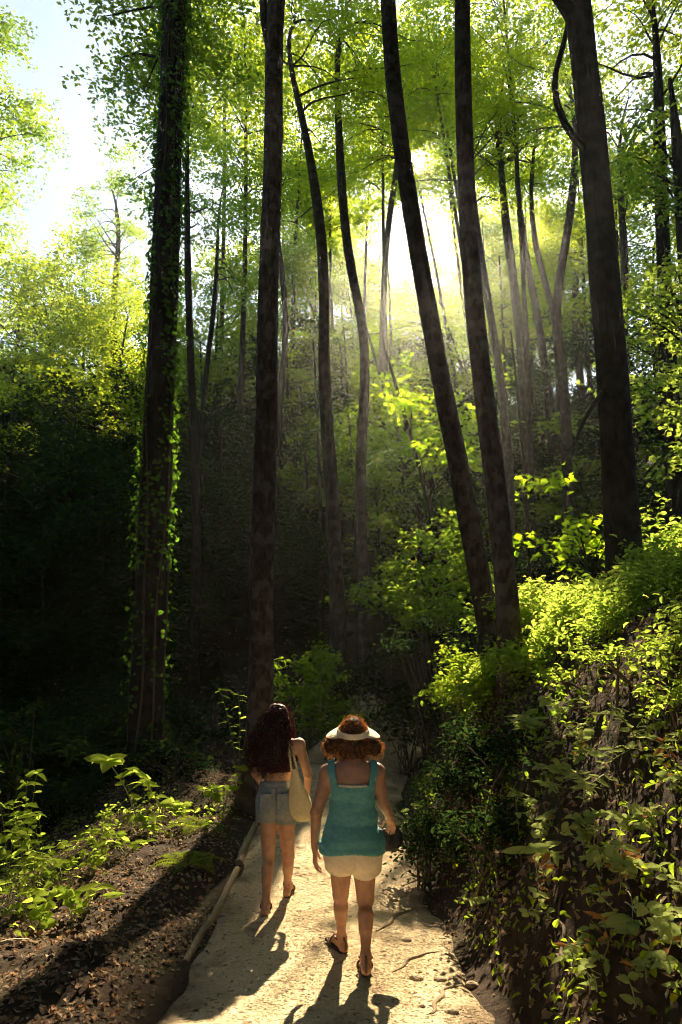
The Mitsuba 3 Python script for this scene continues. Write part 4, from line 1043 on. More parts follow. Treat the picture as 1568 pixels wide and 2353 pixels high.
for i, (px, py, r, lab) in enumerate(ST):
    m = trimesh.creation.icosphere(3, r)
    v = np.array(m.vertices); v = v * (0.75 + 0.5 * meshkit.fbm(v / r * 1.3 + i * 9, 3, i))[:, None] * [1.35, 1.0, 0.62]
    g = on_ground(px, py)
    v = v + [g[0], g[1], float(ground(g[0], g[1])) + r * 0.12 + 0.012]
    k = numbered('stone'); scene[k] = mikit.ply((v, m.faces), 'stone_rock', smooth=True); tag(k, lab, 'stone')

# ------------------------------------------------------------------ people: one continuous surface per body, cut from a smooth union of tapered limbs
def cone(a, b, ra, rb):
    a, b = np.asarray(a, float), np.asarray(b, float)
    ab = b - a; L2 = ab @ ab + 1e-12

    def f(p):
        t = np.clip(((p - a) @ ab) / L2, 0, 1)
        return np.linalg.norm(p - a - t[..., None] * ab, axis=-1) - (ra + t * (rb - ra))
    r = max(ra, rb)
    return f, np.minimum(a, b) - r, np.maximum(a, b) + r


def ell(c, r, rot=None):
    c, r = np.asarray(c, float), np.asarray(r, float)
    R = np.eye(3) if rot is None else rot

    def f(p):
        q = (p - c) @ R
        k0 = np.linalg.norm(q / r, axis=-1); k1 = np.linalg.norm(q / r ** 2, axis=-1) + 1e-9
        return k0 * (k0 - 1) / k1
    m = r.max()
    return f, c - m, c + m


class Field:
    def __init__(self, lo, hi, h):
        self.lo, self.h = np.asarray(lo, float), h
        self.n = np.ceil((np.asarray(hi) - lo) / h).astype(int) + 1
        self.f = np.full(self.n, 0.3)

    def grid(self, sl=None):
        ax = [self.lo[k] + self.h * np.arange(self.n[k])[sl[k] if sl else slice(None)] for k in range(3)]
        return np.stack(np.meshgrid(*ax, indexing='ij'), -1)

    def add(self, prim, k=0.02):
        fn, lo, hi = prim
        pad = 3 * k + 0.03
        i0 = np.clip(np.floor((lo - pad - self.lo) / self.h).astype(int), 0, self.n - 1)
        i1 = np.clip(np.ceil((hi + pad - self.lo) / self.h).astype(int) + 1, 1, self.n)
        if np.any(i1 <= i0): return self
        sl = tuple(slice(a, b) for a, b in zip(i0, i1))
        d = fn(self.grid(sl)); g = self.f[sl]
        hh = np.maximum(k - np.abs(d - g), 0) / k
        self.f[sl] = np.minimum(d, g) - hh ** 2 * k * 0.25
        return self

    def mesh(self, f=None):
        return surface_nets(self.f if f is None else f, self.lo, self.h)


def surface_nets(f, lo, h):
    s = f < 0
    n = np.array(f.shape)
    cnt = np.zeros(n - 1, int); acc = np.zeros((*(n - 1), 3))
    for ax in range(3):
        a = [slice(None)] * 3; b = [slice(None)] * 3
        a[ax], b[ax] = slice(0, -1), slice(1, None)
        fa, fb = f[tuple(a)], f[tuple(b)]
        cross = (fa < 0) != (fb < 0)
        idx = np.argwhere(cross)
        t = fa[cross] / (fa[cross] - fb[cross])
        p = idx.astype(float); p[:, ax] += t
        o = [k for k in range(3) if k != ax]
        for d0 in (0, -1):
            for d1 in (0, -1):
                c = idx.copy(); c[:, o[0]] += d0; c[:, o[1]] += d1
                ok = np.all((c >= 0) & (c < n - 1), 1)
                np.add.at(cnt, tuple(c[ok].T), 1); np.add.at(acc, tuple(c[ok].T), p[ok])
    on = cnt > 0
    vid = np.full(n - 1, -1); vid[on] = np.arange(on.sum())
    V = acc[on] / cnt[on][:, None]
    Q = []
    for ax in range(3):
        a = [slice(None)] * 3; b = [slice(None)] * 3
        a[ax], b[ax] = slice(0, -1), slice(1, None)
        cross = (s[tuple(a)] != s[tuple(b)])
        idx = np.argwhere(cross)
        o = [(ax + 1) % 3, (ax + 2) % 3]
        ok = (idx[:, o[0]] > 0) & (idx[:, o[1]] > 0) & (idx[:, o[0]] < n[o[0]] - 1) & (idx[:, o[1]] < n[o[1]] - 1)
        idx = idx[ok]
        c = []
        for d0, d1 in ((0, 0), (-1, 0), (-1, -1), (0, -1)):
            q = idx.copy(); q[:, o[0]] += d0; q[:, o[1]] += d1
            c.append(vid[tuple(q.T)])
        q = np.stack(c, 1)
        inside = s[tuple(idx.T)]
        q[~inside] = q[~inside][:, ::-1]
        Q.append(q)
    Q = np.vstack(Q)
    Q = Q[(Q >= 0).all(1)]
    m = trimesh.Trimesh(V * h + lo, np.vstack([Q[:, [0, 1, 2]], Q[:, [0, 2, 3]]]), process=False)
    from scipy.sparse import coo_matrix, diags
    e = m.edges_unique; nv = len(m.vertices)
    A = coo_matrix((np.ones(len(e) * 2), (np.r_[e[:, 0], e[:, 1]], np.r_[e[:, 1], e[:, 0]])), (nv, nv)).tocsr()
    deg = np.maximum(np.asarray(A.sum(1)).ravel(), 1)
    A = diags(1 / deg) @ A
    X = np.array(m.vertices)
    for _ in range(5):
        X = X + 0.5 * (A @ X - X); X = X - 0.52 * (A @ X - X)
    m.vertices = X
    return m


def rot_from(up, fwd):
    u = np.asarray(up, float) / np.linalg.norm(up)
    f_ = np.asarray(fwd, float) - u * (np.asarray(fwd) @ u); f_ /= np.linalg.norm(f_)
    return np.stack([np.cross(f_, u), f_, u], 1)       # columns right, forward, up


def hand(prims, wrist, d, palm_n, thumb, curl, L=0.175):
    """Palm, four bent fingers and a thumb: d along the hand, palm_n out of the palm, thumb towards the thumb side."""
    d = np.asarray(d, float) / np.linalg.norm(d)
    t = np.asarray(thumb, float); t = t - d * (t @ d); t /= np.linalg.norm(t)
    nrm = np.cross(d, t); nrm *= np.sign(nrm @ np.asarray(palm_n)) or 1
    pl = 0.52 * L
    for o in (-0.024, -0.008, 0.008, 0.024):
        prims.append((cone(wrist + t * o * 0.6, wrist + d * pl + t * o, 0.014, 0.0125), 0.012))
    for o, fl in ((0.027, 0.40), (0.009, 0.46), (-0.009, 0.43), (-0.026, 0.34)):
        p = wrist + d * pl + t * o; a = curl * 0.5; dd = d
        for j, sg in enumerate((0.45, 0.32, 0.23)):
            dd = d * math.cos(a) + nrm * math.sin(a)
            q = p + dd * fl * L * sg
            prims.append((cone(p, q, 0.0092 - 0.0008 * j, 0.0085 - 0.0008 * j), 0.003)); p = q; a += curl
    p = wrist + d * 0.03 + t * 0.024
    q = p + d * 0.035 + t * 0.026 + nrm * 0.012
    prims.append((cone(p, q, 0.013, 0.010), 0.008))
    prims.append((cone(q, q + d * 0.032 + t * 0.004 + nrm * 0.014, 0.0098, 0.0078), 0.003))


def foot(prims, ankle, heel, ball, toe, side):
    prims += [(cone(ankle, heel + [0, 0, 0.0], 0.032, 0.030), 0.02), (cone(ankle, (ankle + ball) / 2 + [0, 0, 0.012], 0.033, 0.030), 0.02), (cone((ankle + ball) / 2 + [0, 0, 0.01], ball, 0.030, 0.022), 0.02),
              (cone(heel, ball, 0.026, 0.022), 0.02)]
    f_ = (toe - ball); f_ /= np.linalg.norm(f_)
    r = np.cross(f_, [0, 0, 1.0]); r /= np.linalg.norm(r)
    for i, o in enumerate((-0.034, -0.014, 0.004, 0.02, 0.034)):
        o2 = o * side
        prims.append((cone(ball + r * o2 * 0.8 - [0, 0, 0.006], toe + r * o2 - f_ * 0.013 * i - [0, 0, 0.004], 0.012, 0.0105 if i == 0 else 0.008), 0.005))


def head(prims, c, R, s=1.0):
    """Skull, jaw, nose, lips, ears about the head centre c; R: columns right, forward, up."""
    P = lambda x, y, z: c + R @ (np.array([x, y, z]) * s)
    prims += [(ell(P(0, -0.012, 0.02), np.array([0.074, 0.094, 0.092]) * s, R), 0.02), (ell(P(0, 0.03, -0.045), np.array([0.055, 0.06, 0.062]) * s, R), 0.03),
              (cone(P(0, 0.055, -0.085), P(0, 0.066, -0.088), 0.022 * s, 0.016 * s), 0.02), (cone(P(0, 0.085, 0.01), P(0, 0.108, -0.03), 0.008 * s, 0.014 * s), 0.008),
              (cone(P(-0.018, 0.084, -0.06), P(0.018, 0.084, -0.06), 0.009 * s, 0.009 * s), 0.006), (cone(P(-0.04, 0.075, 0.028), P(0.04, 0.075, 0.028), 0.012 * s, 0.012 * s), 0.01)]
    for k in (-1, 1):
        prims.append((ell(P(0.034 * k, 0.074, 0.008), np.array([0.014, 0.012, 0.010]) * s, R), 0.004))
        prims.append((ell(P(0.077 * k, -0.005, -0.008), np.array([0.010, 0.018, 0.030]) * s, R), 0.006))


def skin(name, a, b):
    mat(name, principled(mikit.proc(lambda p, n, uv: mikit.mix(a, b, dr.clip(mikit.fbm(p.x * 22, p.y * 22, p.z * 22) * 1.4 - 0.2, 0, 1))), 0.5, 0.35))


skin('skin_tan', (0.29, 0.145, 0.085), (0.38, 0.205, 0.125))
skin('skin_warm', (0.30, 0.155, 0.09), (0.40, 0.22, 0.135))


def cloth(name, a, b, weave=380.0, rough=0.85, depth=0.0015, sheen=0.3):
    def col(p, n, uv):
        return mikit.mix(a, b, dr.clip(mikit.fbm(p.x * 60, p.y * 60, p.z * 60) * 1.3 - 0.15, 0, 1))

    def h(p, n, uv):
        return 0.5 + 0.25 * dr.sin(p.x * weave) + 0.25 * dr.sin(p.z * weave) + mikit.noise(p.x * 90, p.y * 90, p.z * 90)
    mat(name, {'type': 'twosided', 'bsdf': bumped(principled(mikit.proc(col), rough, 0.2, sheen=sheen), h, depth, 1e-3)})


cloth('teal_knit', (0.075, 0.235, 0.23), (0.13, 0.35, 0.34), 420)
cloth('cream_cotton', (0.55, 0.46, 0.33), (0.68, 0.58, 0.43), 520)
cloth('grey_denim', (0.13, 0.145, 0.15), (0.23, 0.25, 0.25), 600)
cloth('natural_canvas', (0.50, 0.41, 0.22), (0.62, 0.52, 0.30), 500)
cloth('maroon_cotton', (0.03, 0.012, 0.012), (0.055, 0.022, 0.02), 520)
cloth('dark_nylon', (0.008, 0.008, 0.009), (0.022, 0.021, 0.022), 200, 0.6)
cloth('straw_band', (0.62, 0.55, 0.36), (0.75, 0.68, 0.48), 700)
mat('sandal_leather', principled((0.10, 0.055, 0.03), 0.6, 0.3))
mat('sandal_sole', principled((0.03, 0.022, 0.018), 0.8, 0.2))
mat('hair_dark', principled((0.012, 0.006, 0.005), 0.6, 0.2, sheen=0.2))
mat('hair_lock_dark', {'type': 'principledthin', 'base_color': {'type': 'rgb', 'value': [0.06, 0.015, 0.012]}, 'roughness': 0.4, 'diff_trans': 1.0, 'eta': 1.5})
mat('hair_brown', principled((0.035, 0.016, 0.008), 0.7, 0.15))
mat('hair_lock_auburn', {'type': 'principledthin', 'base_color': {'type': 'rgb', 'value': [0.42, 0.19, 0.06]}, 'roughness': 0.45, 'diff_trans': 1.1, 'eta': 1.5})


def build(prims, h=0.006, pad=0.05):
    lo = np.min([p[0][1] for p in prims], 0) - pad; hi = np.max([p[0][2] for p in prims], 0) + pad
    F_ = Field(lo, hi, h)
    for p, k in prims: F_.add(p, k)
    return F_


def locks(rg, roots, dirs, L, r, amp, turns, fall, sides=3, n=9):
    """Wavy strands: from each root along its direction and then down."""
    out = []
    for p, d in zip(roots, dirs):
        l = L * rg.uniform(0.6, 1.2)
        t = np.linspace(0, 1, n)
        d = d / np.linalg.norm(d)
        g = np.array([0, 0, -1.0])
        dirn = d[None] * (1 - fall * t)[:, None] + g[None] * (fall * t)[:, None]
        P = p + np.cumsum(dirn, 0) * l / n
        a = np.cross(d, g + [0.1, 0.05, 0]); a /= np.linalg.norm(a) + 1e-9
        b = np.cross(d, a)
        ph = rg.uniform(0, 6.28); w = turns * rg.uniform(0.8, 1.2) * 6.28
        P = P + amp * (np.sin(w * t + ph)[:, None] * a + np.cos(w * t + ph)[:, None] * b) * np.minimum(t * 3, 1)[:, None]
        out.append(tube(P, np.linspace(r, r * 0.5, n), sides, cap=False))
    return cat(out)


def shell_points(rg, m, n, out=0.0):
    p, fi = trimesh.sample.sample_surface(m, n, seed=int(rg.integers(1 << 30)))
    nn = m.face_normals[fi]
    return np.asarray(p) + nn * out, np.asarray(nn)


# ---------------------------------------------------------- the hat wearer
def W(px, py, d): return at(px, py, d)


def hat_wearer():
    rg = np.random.default_rng(21)
    k = 'person'; counts[k] = 1
    D = 4.95
    pz = lambda x, y: path_top(x, y)
    pelvis = W(810, 1945, D); chest = W(811, 1800, D - 0.01); neck = W(811, 1752, D - 0.01); hc = W(812, 1690, D + 0.04)
    shl, shr = W(754, 1776, D), W(866, 1774, D)
    el, er = W(727, 1868, D - 0.03), W(880, 1846, D + 0.02)
    wl, wr = W(724, 1947, D + 0.06), W(898, 1883, D + 0.22)
    hl, hr = W(784, 1958, D), W(837, 1958, D)
    # left leg forward and flat, right leg trailing with the heel lifted
    al = W(785, 2172, 5.23); al[2] = pz(al[0], al[1]) + 0.085
    kl = W(783, 2056, D + 0.15)
    ar = W(841, 2200, 4.80); kr = W(840, 2066, D + 0.03)
    gb = W(838, 2252, 4.90); ball_r = np.array([gb[0], 4.90, pz(gb[0], 4.90) + 0.035]); toe_r = ball_r + [0.01, 0.06, -0.004]
    heel_r = ar + [0.0, -0.055, -0.045]
    fdir = np.array([-0.42, 0.9, 0]); fdir /= np.linalg.norm(fdir)
    heel_l = al - fdir * 0.035 + [0, 0, -0.048]; ball_l = al + fdir * 0.12 + [0, 0, -0.052]; toe_l = ball_l + fdir * 0.065
    torso = [(ell(chest + [0, 0.0, 0.0], (0.150, 0.105, 0.17)), 0.05), (ell((chest + pelvis) / 2 + [0, 0, -0.02], (0.148, 0.108, 0.16)), 0.06), (ell(pelvis + [0, -0.005, 0.02], (0.168, 0.120, 0.13)), 0.06),
             (ell(W(788, 1962, D - 0.06), (0.085, 0.085, 0.09)), 0.04), (ell(W(834, 1962, D - 0.06), (0.085, 0.085, 0.09)), 0.04), (cone(shl, shr, 0.052, 0.052), 0.05), (cone(neck + [0, 0, -0.03], neck + [0, 0.01, 0.02], 0.075, 0.055), 0.04),
             (ell(chest + [-0.07, 0.085, -0.01], (0.065, 0.06, 0.065)), 0.03), (ell(chest + [0.07, 0.085, -0.01], (0.065, 0.06, 0.065)), 0.03)]
    limbs = [(cone(neck, hc + [0, -0.01, -0.06], 0.052, 0.05), 0.03), (cone(shl, el, 0.050, 0.038), 0.03), (cone(el, wl, 0.038, 0.025), 0.015), (cone(shr, er, 0.050, 0.038), 0.03), (cone(er, wr, 0.037, 0.025), 0.015),
             (cone(hl, kl, 0.086, 0.053), 0.04), (cone(hr, kr, 0.088, 0.055), 0.04), (cone(kl, al, 0.045, 0.028), 0.02), (cone(kr, ar, 0.046, 0.029), 0.02),
             (cone(kl * 0.72 + al * 0.28 + [0, -0.022, 0], kl * 0.5 + al * 0.5 + [0, -0.018, 0], 0.046, 0.038), 0.025), (cone(kr * 0.72 + ar * 0.28 + [0, -0.026, 0], kr * 0.5 + ar * 0.5 + [0, -0.018, 0], 0.049, 0.040), 0.025)]
    hand(limbs, wl, [0.03, 0.12, -1], [1, 0, 0], [0.1, 1, 0], 0.38)
    hand(limbs, wr, [0.12, 0.75, -0.55], [-1, 0, -0.6], [-0.8, 0.3, 0.3], 0.62)
    foot(limbs, al, heel_l, ball_l, toe_l, -1); foot(limbs, ar, heel_r, ball_r, toe_r, 1)
    R = rot_from([0, 0.02, 1], [0.05, 1, 0])
    head(limbs, hc, R, 0.98)
    body = build(torso + limbs, 0.006)
    m = body.mesh()
    scene[k + '__body'] = mikit.ply((m.vertices, m.faces), 'skin_tan', smooth=True)
    tag(k, 'woman in teal tank top and cream shorts wearing a sun hat, walking away', 'person')

    # tank top: the torso's own shape, let out, cut at neckline, straps and hem
    tt = [((lambda p, f=p[0]: p)(p), kk) for p, kk in torso] + [(ell(pelvis + [0, -0.012, -0.01], (0.194, 0.166, 0.17)), 0.06)]
    Ft = build(tt, 0.006, 0.06)
    G = Ft.grid()
    wr_ = meshkit.fbm(np.stack([G[..., 0] * 5, G[..., 1] * 5, G[..., 2] * 17], -1), 3, 4) - 0.5
    f = Ft.f - 0.018 + wr_ * 0.024 + 0.004 * np.sin((G[..., 2] - pelvis[2]) * 48 + (G[..., 0] - pelvis[0]) * 9) * sm(0.22, 0.08, np.abs(G[..., 2] - pelvis[2] - 0.14))
    hem = W(810, 1945, D)[2] + 0.012 * np.cos((G[..., 0] - pelvis[0]) * 14) - 0.014
    zneck = W(811, 1800, D)[2]; cx = chest[0]
    f = np.maximum(f, hem - G[..., 2])
    dx = np.abs(G[..., 0] - cx)
    f = np.maximum(f, -np.maximum(dx - 0.098 - 0.02 * np.clip((G[..., 2] - zneck) / 0.1, 0, 1), zneck - G[..., 2]))
    arm = 0.162 - 0.018 * sm(zneck + 0.08, zneck - 0.02, G[..., 2])
    f = np.maximum(f, -np.maximum(np.maximum(arm - dx, zneck - 0.085 - G[..., 2]), -1))
    m = Ft.mesh(f)
    scene[k + '__tank_top'] = mikit.ply((m.vertices, m.faces), 'teal_knit', smooth=True)
    # pale edging along the back of the neckline
    f2 = np.maximum(np.maximum(Ft.f - 0.019, np.abs(G[..., 2] - zneck - 0.004) - 0.007), dx - 0.096)
    m = Ft.mesh(f2)
    scene[k + '__neckline_edging'] = mikit.ply((m.vertices, m.faces), 'cream_cotton', smooth=True)
    # shorts
    cut_l, cut_r = W(780, 2010, D)[2], W(842, 2014, D)[2]
    dl, dr2 = (kl - hl) / np.linalg.norm(kl - hl), (kr - hr) / np.linalg.norm(kr - hr)
    sh = [(ell(pelvis + [0, -0.008, -0.03], (0.178, 0.150, 0.14)), 0.04), (ell(W(788, 1962, D - 0.06), (0.104, 0.108, 0.112)), 0.04), (ell(W(834, 1962, D - 0.06), (0.104, 0.108, 0.112)), 0.04), (ell(pelvis + [0, -0.02, 0.03], (0.18, 0.145, 0.13)), 0.04), (cone(hl + [-0.012, -0.012, 0.0], hl + dl * 0.17 + [-0.004, -0.01, 0], 0.100, 0.097), 0.03), (cone(hr + [0.012, -0.012, 0.0], hr + dr2 * 0.17 + [0.006, -0.01, 0], 0.102, 0.100), 0.03)]
    Fs = build(sh, 0.006)
    G = Fs.grid()
    fold = meshkit.fbm(np.stack([G[..., 0] * 14, G[..., 1] * 14, G[..., 2] * 4], -1), 3, 6) - 0.5
    mid = (hl[0] + hr[0]) / 2
    f = Fs.f + fold * 0.012 + 0.012 * np.exp(-((G[..., 0] - mid) / 0.008) ** 2)
    cut = np.where(G[..., 0] < mid, cut_l, cut_r) + 0.022 * np.clip(np.abs(G[..., 0] - np.where(G[..., 0] < mid, hl[0], hr[0])) / 0.09, 0, 1.3) ** 2
    f = np.maximum(f, cut - G[..., 2])
    f = np.maximum(f, G[..., 2] - (hem.mean() + 0.035))
    m = Fs.mesh(f)
    scene[k + '__shorts'] = mikit.ply((m.vertices, m.faces), 'cream_cotton', smooth=True)
    # sandals
    for j, (heel, ball, toe, ank) in enumerate(((heel_l, ball_l, toe_l, al), (heel_r, ball_r, toe_r, ar))):
        nm = numbered(k + '__sandal')
        f_ = toe - heel; f_ /= np.linalg.norm(f_)
        r = np.cross(f_, [0, 0, 1.0]); r /= np.linalg.norm(r); u = np.cross(r, f_)
        h1, b1, t1_ = heel - u * 0.03, ball - u * 0.026, toe - u * 0.020 + f_ * 0.01
        pr = [(cone(h1 + r * o, b1 + r * o * 1.5, 0.010, 0.010), 0.02) for o in (-0.02, 0, 0.02)] + [(cone(b1 + r * o, t1_ + r * o * 0.9, 0.010, 0.009), 0.02) for o in (-0.032, 0, 0.032)]
        mm = build(pr, 0.006).mesh()
        scene[nm] = mikit.ply((mm.vertices, mm.faces), 'sandal_sole', smooth=True)
        st = []
        for c0, w, hh in ((ball * 0.8 + heel * 0.2 + u * 0.0, 0.046, 0.036), (ank - u * 0.0 + f_ * 0.01, 0.040, 0.040)):
            a = np.linspace(0, 2 * np.pi, 22)
            ring = c0 + np.cos(a)[:, None] * r * w + np.sin(a)[:, None] * (u * hh if w > 0.041 else f_ * hh)
            st.append(tube(ring, 0.007, 6))
        st.append(tube(spline([heel - r * 0.0 - f_ * 0.03 - u * 0.01, heel - f_ * 0.036 + u * 0.03, ank - f_ * 0.038 + u * 0.01], 8), 0.008, 6))
        v, f, u_ = cat(st)
        part(nm, 'strap', mikit.ply((v, f), 'sandal_leather', smooth=True))

    # hair: a bob puffed out at both sides, poking up through the open hat
    P = lambda x, y, z: hc + R @ np.array([x, y, z])
    hb = [(ell(P(0, -0.028, 0.045), (0.090, 0.100, 0.088)), 0.03), (ell(P(0, -0.045, -0.055), (0.115, 0.085, 0.10)), 0.04), (ell(P(-0.142, -0.01, -0.062), (0.064, 0.062, 0.070)), 0.025), (ell(P(0.140, -0.01, -0.078), (0.060, 0.060, 0.064)), 0.025),
          (ell(P(0, -0.05, -0.12), (0.09, 0.06, 0.06)), 0.04)]
    Fh = build(hb, 0.007)
    G = Fh.grid()
    f = Fh.f + 0.022 * (meshkit.fbm(G * 42, 3, 9) - 0.5) + 0.01
    mh = Fh.mesh(f)
    scene[k + '__hair'] = mikit.ply((mh.vertices, mh.faces), 'hair_brown', smooth=True)
    p, nn = shell_points(rg, mh, 1500, -0.006)
    v, f, u_ = locks(rg, p, nn + rg.normal(0, 0.7, nn.shape) + [0, 0, 0.1], 0.048, 0.0014, 0.007, 1.6, 0.6, 3, 8)
    part(k + '__hair', 'curls', mikit.ply((v, f), 'hair_lock_auburn'), 'sunlit frizzy auburn curls')
    labels[k + '__hair__curls']['kind'] = 'stuff'
    # open-crowned sun hat: a band round the head and a brim, tipped down at the back
    hk = numbered('sun_hat'); tag(hk, 'cream open-crowned sun hat worn by the woman in teal', 'hat')
    tilt = rot_from([0.0, -0.22, 1], [0, 1, 0.2])
    hz = P(0, -0.018, 0.018)
    a = np.linspace(0, 2 * np.pi, 65)
    def ringp(rx, ry, z, wob=0.0):
        return hz + np.stack([np.cos(a) * rx, np.sin(a) * ry, z + wob * np.sin(a * 3 + 0.6)], 1) @ tilt.T
    rings = [ringp(0.100, 0.112, 0.030), ringp(0.105, 0.117, 0.029), ringp(0.112, 0.122, 0.002), ringp(0.112, 0.122, -0.004), ringp(0.102, 0.114, 0.0), ringp(0.100, 0.112, 0.030)]
    V = np.vstack(rings); nA = len(a)
    q = [[i * nA + j, i * nA + j + 1, (i + 1) * nA + j + 1, (i + 1) * nA + j] for i in range(len(rings) - 1) for j in range(nA - 1)]
    scene[hk + '__band'] = mikit.ply((V, np.array(q)), 'straw_band', smooth=40)
    brim = lambda rx, ry, dz: hz + np.stack([np.cos(a) * rx, np.where(np.sin(a) > 0, np.sin(a) * ry, np.sin(a) * 0.118), dz - 0.10 * (np.abs(np.cos(a)) ** 3) * (rx - 0.11) * 4 + 0.0 * a], 1) @ tilt.T
    w = np.clip(np.sin(a) * 1.4 + 0.85, 0.0, 1)
    inner, outer = brim(0.110, 0.121, 0.0), hz + np.stack([np.cos(a) * (0.11 + 0.075 * w), np.sin(a) * (0.121 + 0.085 * w), -0.004 - 0.035 * w * np.abs(np.cos(a))], 1) @ tilt.T
    rings = [inner + tilt[:, 2] * 0.004, outer + tilt[:, 2] * 0.003, outer - tilt[:, 2] * 0.003, inner - tilt[:, 2] * 0.004]
    V = np.vstack(rings)
    q = [[i * nA + j, i * nA + j + 1, (i + 1) * nA + j + 1, (i + 1) * nA + j] for i in range(3) for j in range(nA - 1)]
    scene[hk + '__brim'] = mikit.ply((V, np.array(q)), 'straw_band', smooth=40)
    # the dark bundle carried in the right hand
    bk = numbered('hand_bag'); tag(bk, 'small black bag hanging from the right hand of the woman in teal', 'bag')
    hp = wr + np.array([0.02, 0.12, -0.09])
    bg = [(ell(hp + [-0.01, 0.0, -0.09], (0.065, 0.045, 0.06)), 0.03), (ell(hp + [0.03, 0.02, -0.05], (0.045, 0.04, 0.06)), 0.03), (ell(hp + [-0.05, 0, -0.07], (0.04, 0.04, 0.07)), 0.03)]
    Fb = build(bg, 0.007); G = Fb.grid()
    mb = Fb.mesh(Fb.f + 0.03 * (meshkit.fbm(G * 16, 3, 3) - 0.5))
    scene[bk + '__body'] = mikit.ply((mb.vertices, mb.faces), 'dark_nylon', smooth=True)
    aa = np.linspace(0, np.pi, 14)
    hs = hp + np.stack([np.cos(aa) * 0.05, np.cos(aa) * 0.01, np.sin(aa) * 0.075 - 0.04], 1)
    scene[bk + '__handle'] = mikit.ply(tube(hs, 0.007, 7)[:2], 'dark_nylon', smooth=True)


# ---------------------------------------------------------- the long-haired walker
def bag_carrier():
    rg = np.random.default_rng(22)
    k = 'person_001'; counts['person'] = 2
    D = 6.15
    pz = lambda x, y: path_top(x, y)
    pelvis = W(634, 1835, D); chest = W(642, 1738, D); neck = W(641, 1700, D); hc = W(640, 1649, D + 0.02)
    shl, shr = W(597, 1716, D), W(688, 1711, D + 0.01)
    el, er = W(588, 1778, D - 0.02), W(708, 1782, D + 0.03)
    wl, wr = W(600, 1800, D + 0.22), W(706, 1835, D + 0.20)
    hl, hr = W(617, 1848, D), W(655, 1848, D)
    al = W(611, 2074, 6.02); kl = W(617, 1966, D + 0.03)
    ar = W(661, 2050, 6.42); ar[2] = pz(ar[0], ar[1]) + 0.10
    kr = W(663, 1968, D + 0.16)
    gb = W(612, 2110, 6.13); ball_l = np.array([gb[0], 6.12, pz(gb[0], 6.12) + 0.035]); toe_l = ball_l + [0.0, 0.06, -0.004]
    heel_l = al + [0, -0.05, -0.05]
    fd = np.array([0.12, 1, 0]); fd /= np.linalg.norm(fd)
    heel_r = ar - fd * 0.03 + [0, 0, -0.06]; ball_r = ar + fd * 0.125 + [0, 0, -0.064]; toe_r = ball_r + fd * 0.06
    torso = [(ell(chest, (0.128, 0.092, 0.155)), 0.05), (ell((chest + pelvis) / 2 + [0, 0, 0.0], (0.108, 0.082, 0.15)), 0.06), (ell(pelvis + [0, -0.005, 0.01], (0.146, 0.108, 0.12)), 0.06),
             (ell(W(618, 1850, D - 0.06), (0.075, 0.078, 0.085)), 0.04), (ell(W(653, 1850, D - 0.06), (0.075, 0.078, 0.085)), 0.04), (cone(shl, shr, 0.047, 0.047), 0.05), (cone(neck + [0, 0, -0.03], neck + [0, 0, 0.02], 0.06, 0.05), 0.04),
             (ell(chest + [-0.06, 0.075, -0.01], (0.055, 0.05, 0.055)), 0.03), (ell(chest + [0.06, 0.075, -0.01], (0.055, 0.05, 0.055)), 0.03)]
    limbs = [(cone(neck, hc + [0, -0.01, -0.06], 0.046, 0.045), 0.03), (cone(shl, el, 0.044, 0.034), 0.03), (cone(el, wl, 0.034, 0.023), 0.015), (cone(shr, er, 0.044, 0.034), 0.03), (cone(er, wr, 0.034, 0.023), 0.015),
             (cone(hl, kl, 0.083, 0.050), 0.04), (cone(hr, kr, 0.083, 0.050), 0.04), (cone(kl, al, 0.046, 0.030), 0.02), (cone(kr, ar, 0.045, 0.030), 0.02),
             (cone(kl * 0.75 + al * 0.25 + [0, -0.02, 0], kl * 0.5 + al * 0.5 + [0, -0.014, 0], 0.042, 0.036), 0.03), (cone(kr * 0.75 + ar * 0.25 + [0, -0.02, 0], kr * 0.5 + ar * 0.5 + [0, -0.012, 0], 0.041, 0.035), 0.03)]
    hand(limbs, wl, [0.15, 0.9, -0.2], [0.6, 0, -0.8], [0.5, 0.1, 0.8], 0.5)
    hand(limbs, wr, [-0.1, 0.9, -0.45], [-0.8, 0, -0.4], [-0.3, 0.2, 0.9], 0.5)
    foot(limbs, al, heel_l, ball_l, toe_l, -1); foot(limbs, ar, heel_r, ball_r, toe_r, 1)
    R = rot_from([0, 0.03, 1], [0.12, 1, 0])
    head(limbs, hc, R, 1.0)
    body = build(torso + limbs, 0.006)
    m = body.mesh()
    scene[k + '__body'] = mikit.ply((m.vertices, m.faces), 'skin_warm', smooth=True)
    tag(k, 'woman with long dark curly hair and grey denim shorts walking ahead at left', 'person')
    # cropped top: a band under the hair
    Ft = build(torso, 0.006)
    G = Ft.grid()
    z0, z1 = W(640, 1772, D)[2], W(640, 1738, D)[2]
    f = np.maximum(np.maximum(Ft.f - 0.008, z0 - G[..., 2]), G[..., 2] - z1)
    f = np.maximum(f, np.abs(G[..., 0] - chest[0]) - 0.125)
    m = Ft.mesh(f)
    scene[k + '__crop_top'] = mikit.ply((m.vertices, m.faces), 'maroon_cotton', smooth=True)
    st = [tube(spline([[chest[0] + s * 0.06, chest[1] - 0.1, z1 - 0.01], [chest[0] + s * 0.055, chest[1] - 0.085, z1 + 0.09], [neck[0] + s * 0.06, neck[1], neck[2] + 0.035], [chest[0] + s * 0.06, chest[1] + 0.1, z1]], 16), 0.006, 6) for s in (-1, 1)]
    for s_ in st: part(k + '__crop_top', 'strap', mikit.ply((s_[0], s_[1]), 'maroon_cotton', smooth=True))
    # high-waisted shorts
    zt = W(636, 1793, D)[2]; zl, zr = W(616, 1886, D)[2], W(656, 1893, D)[2]
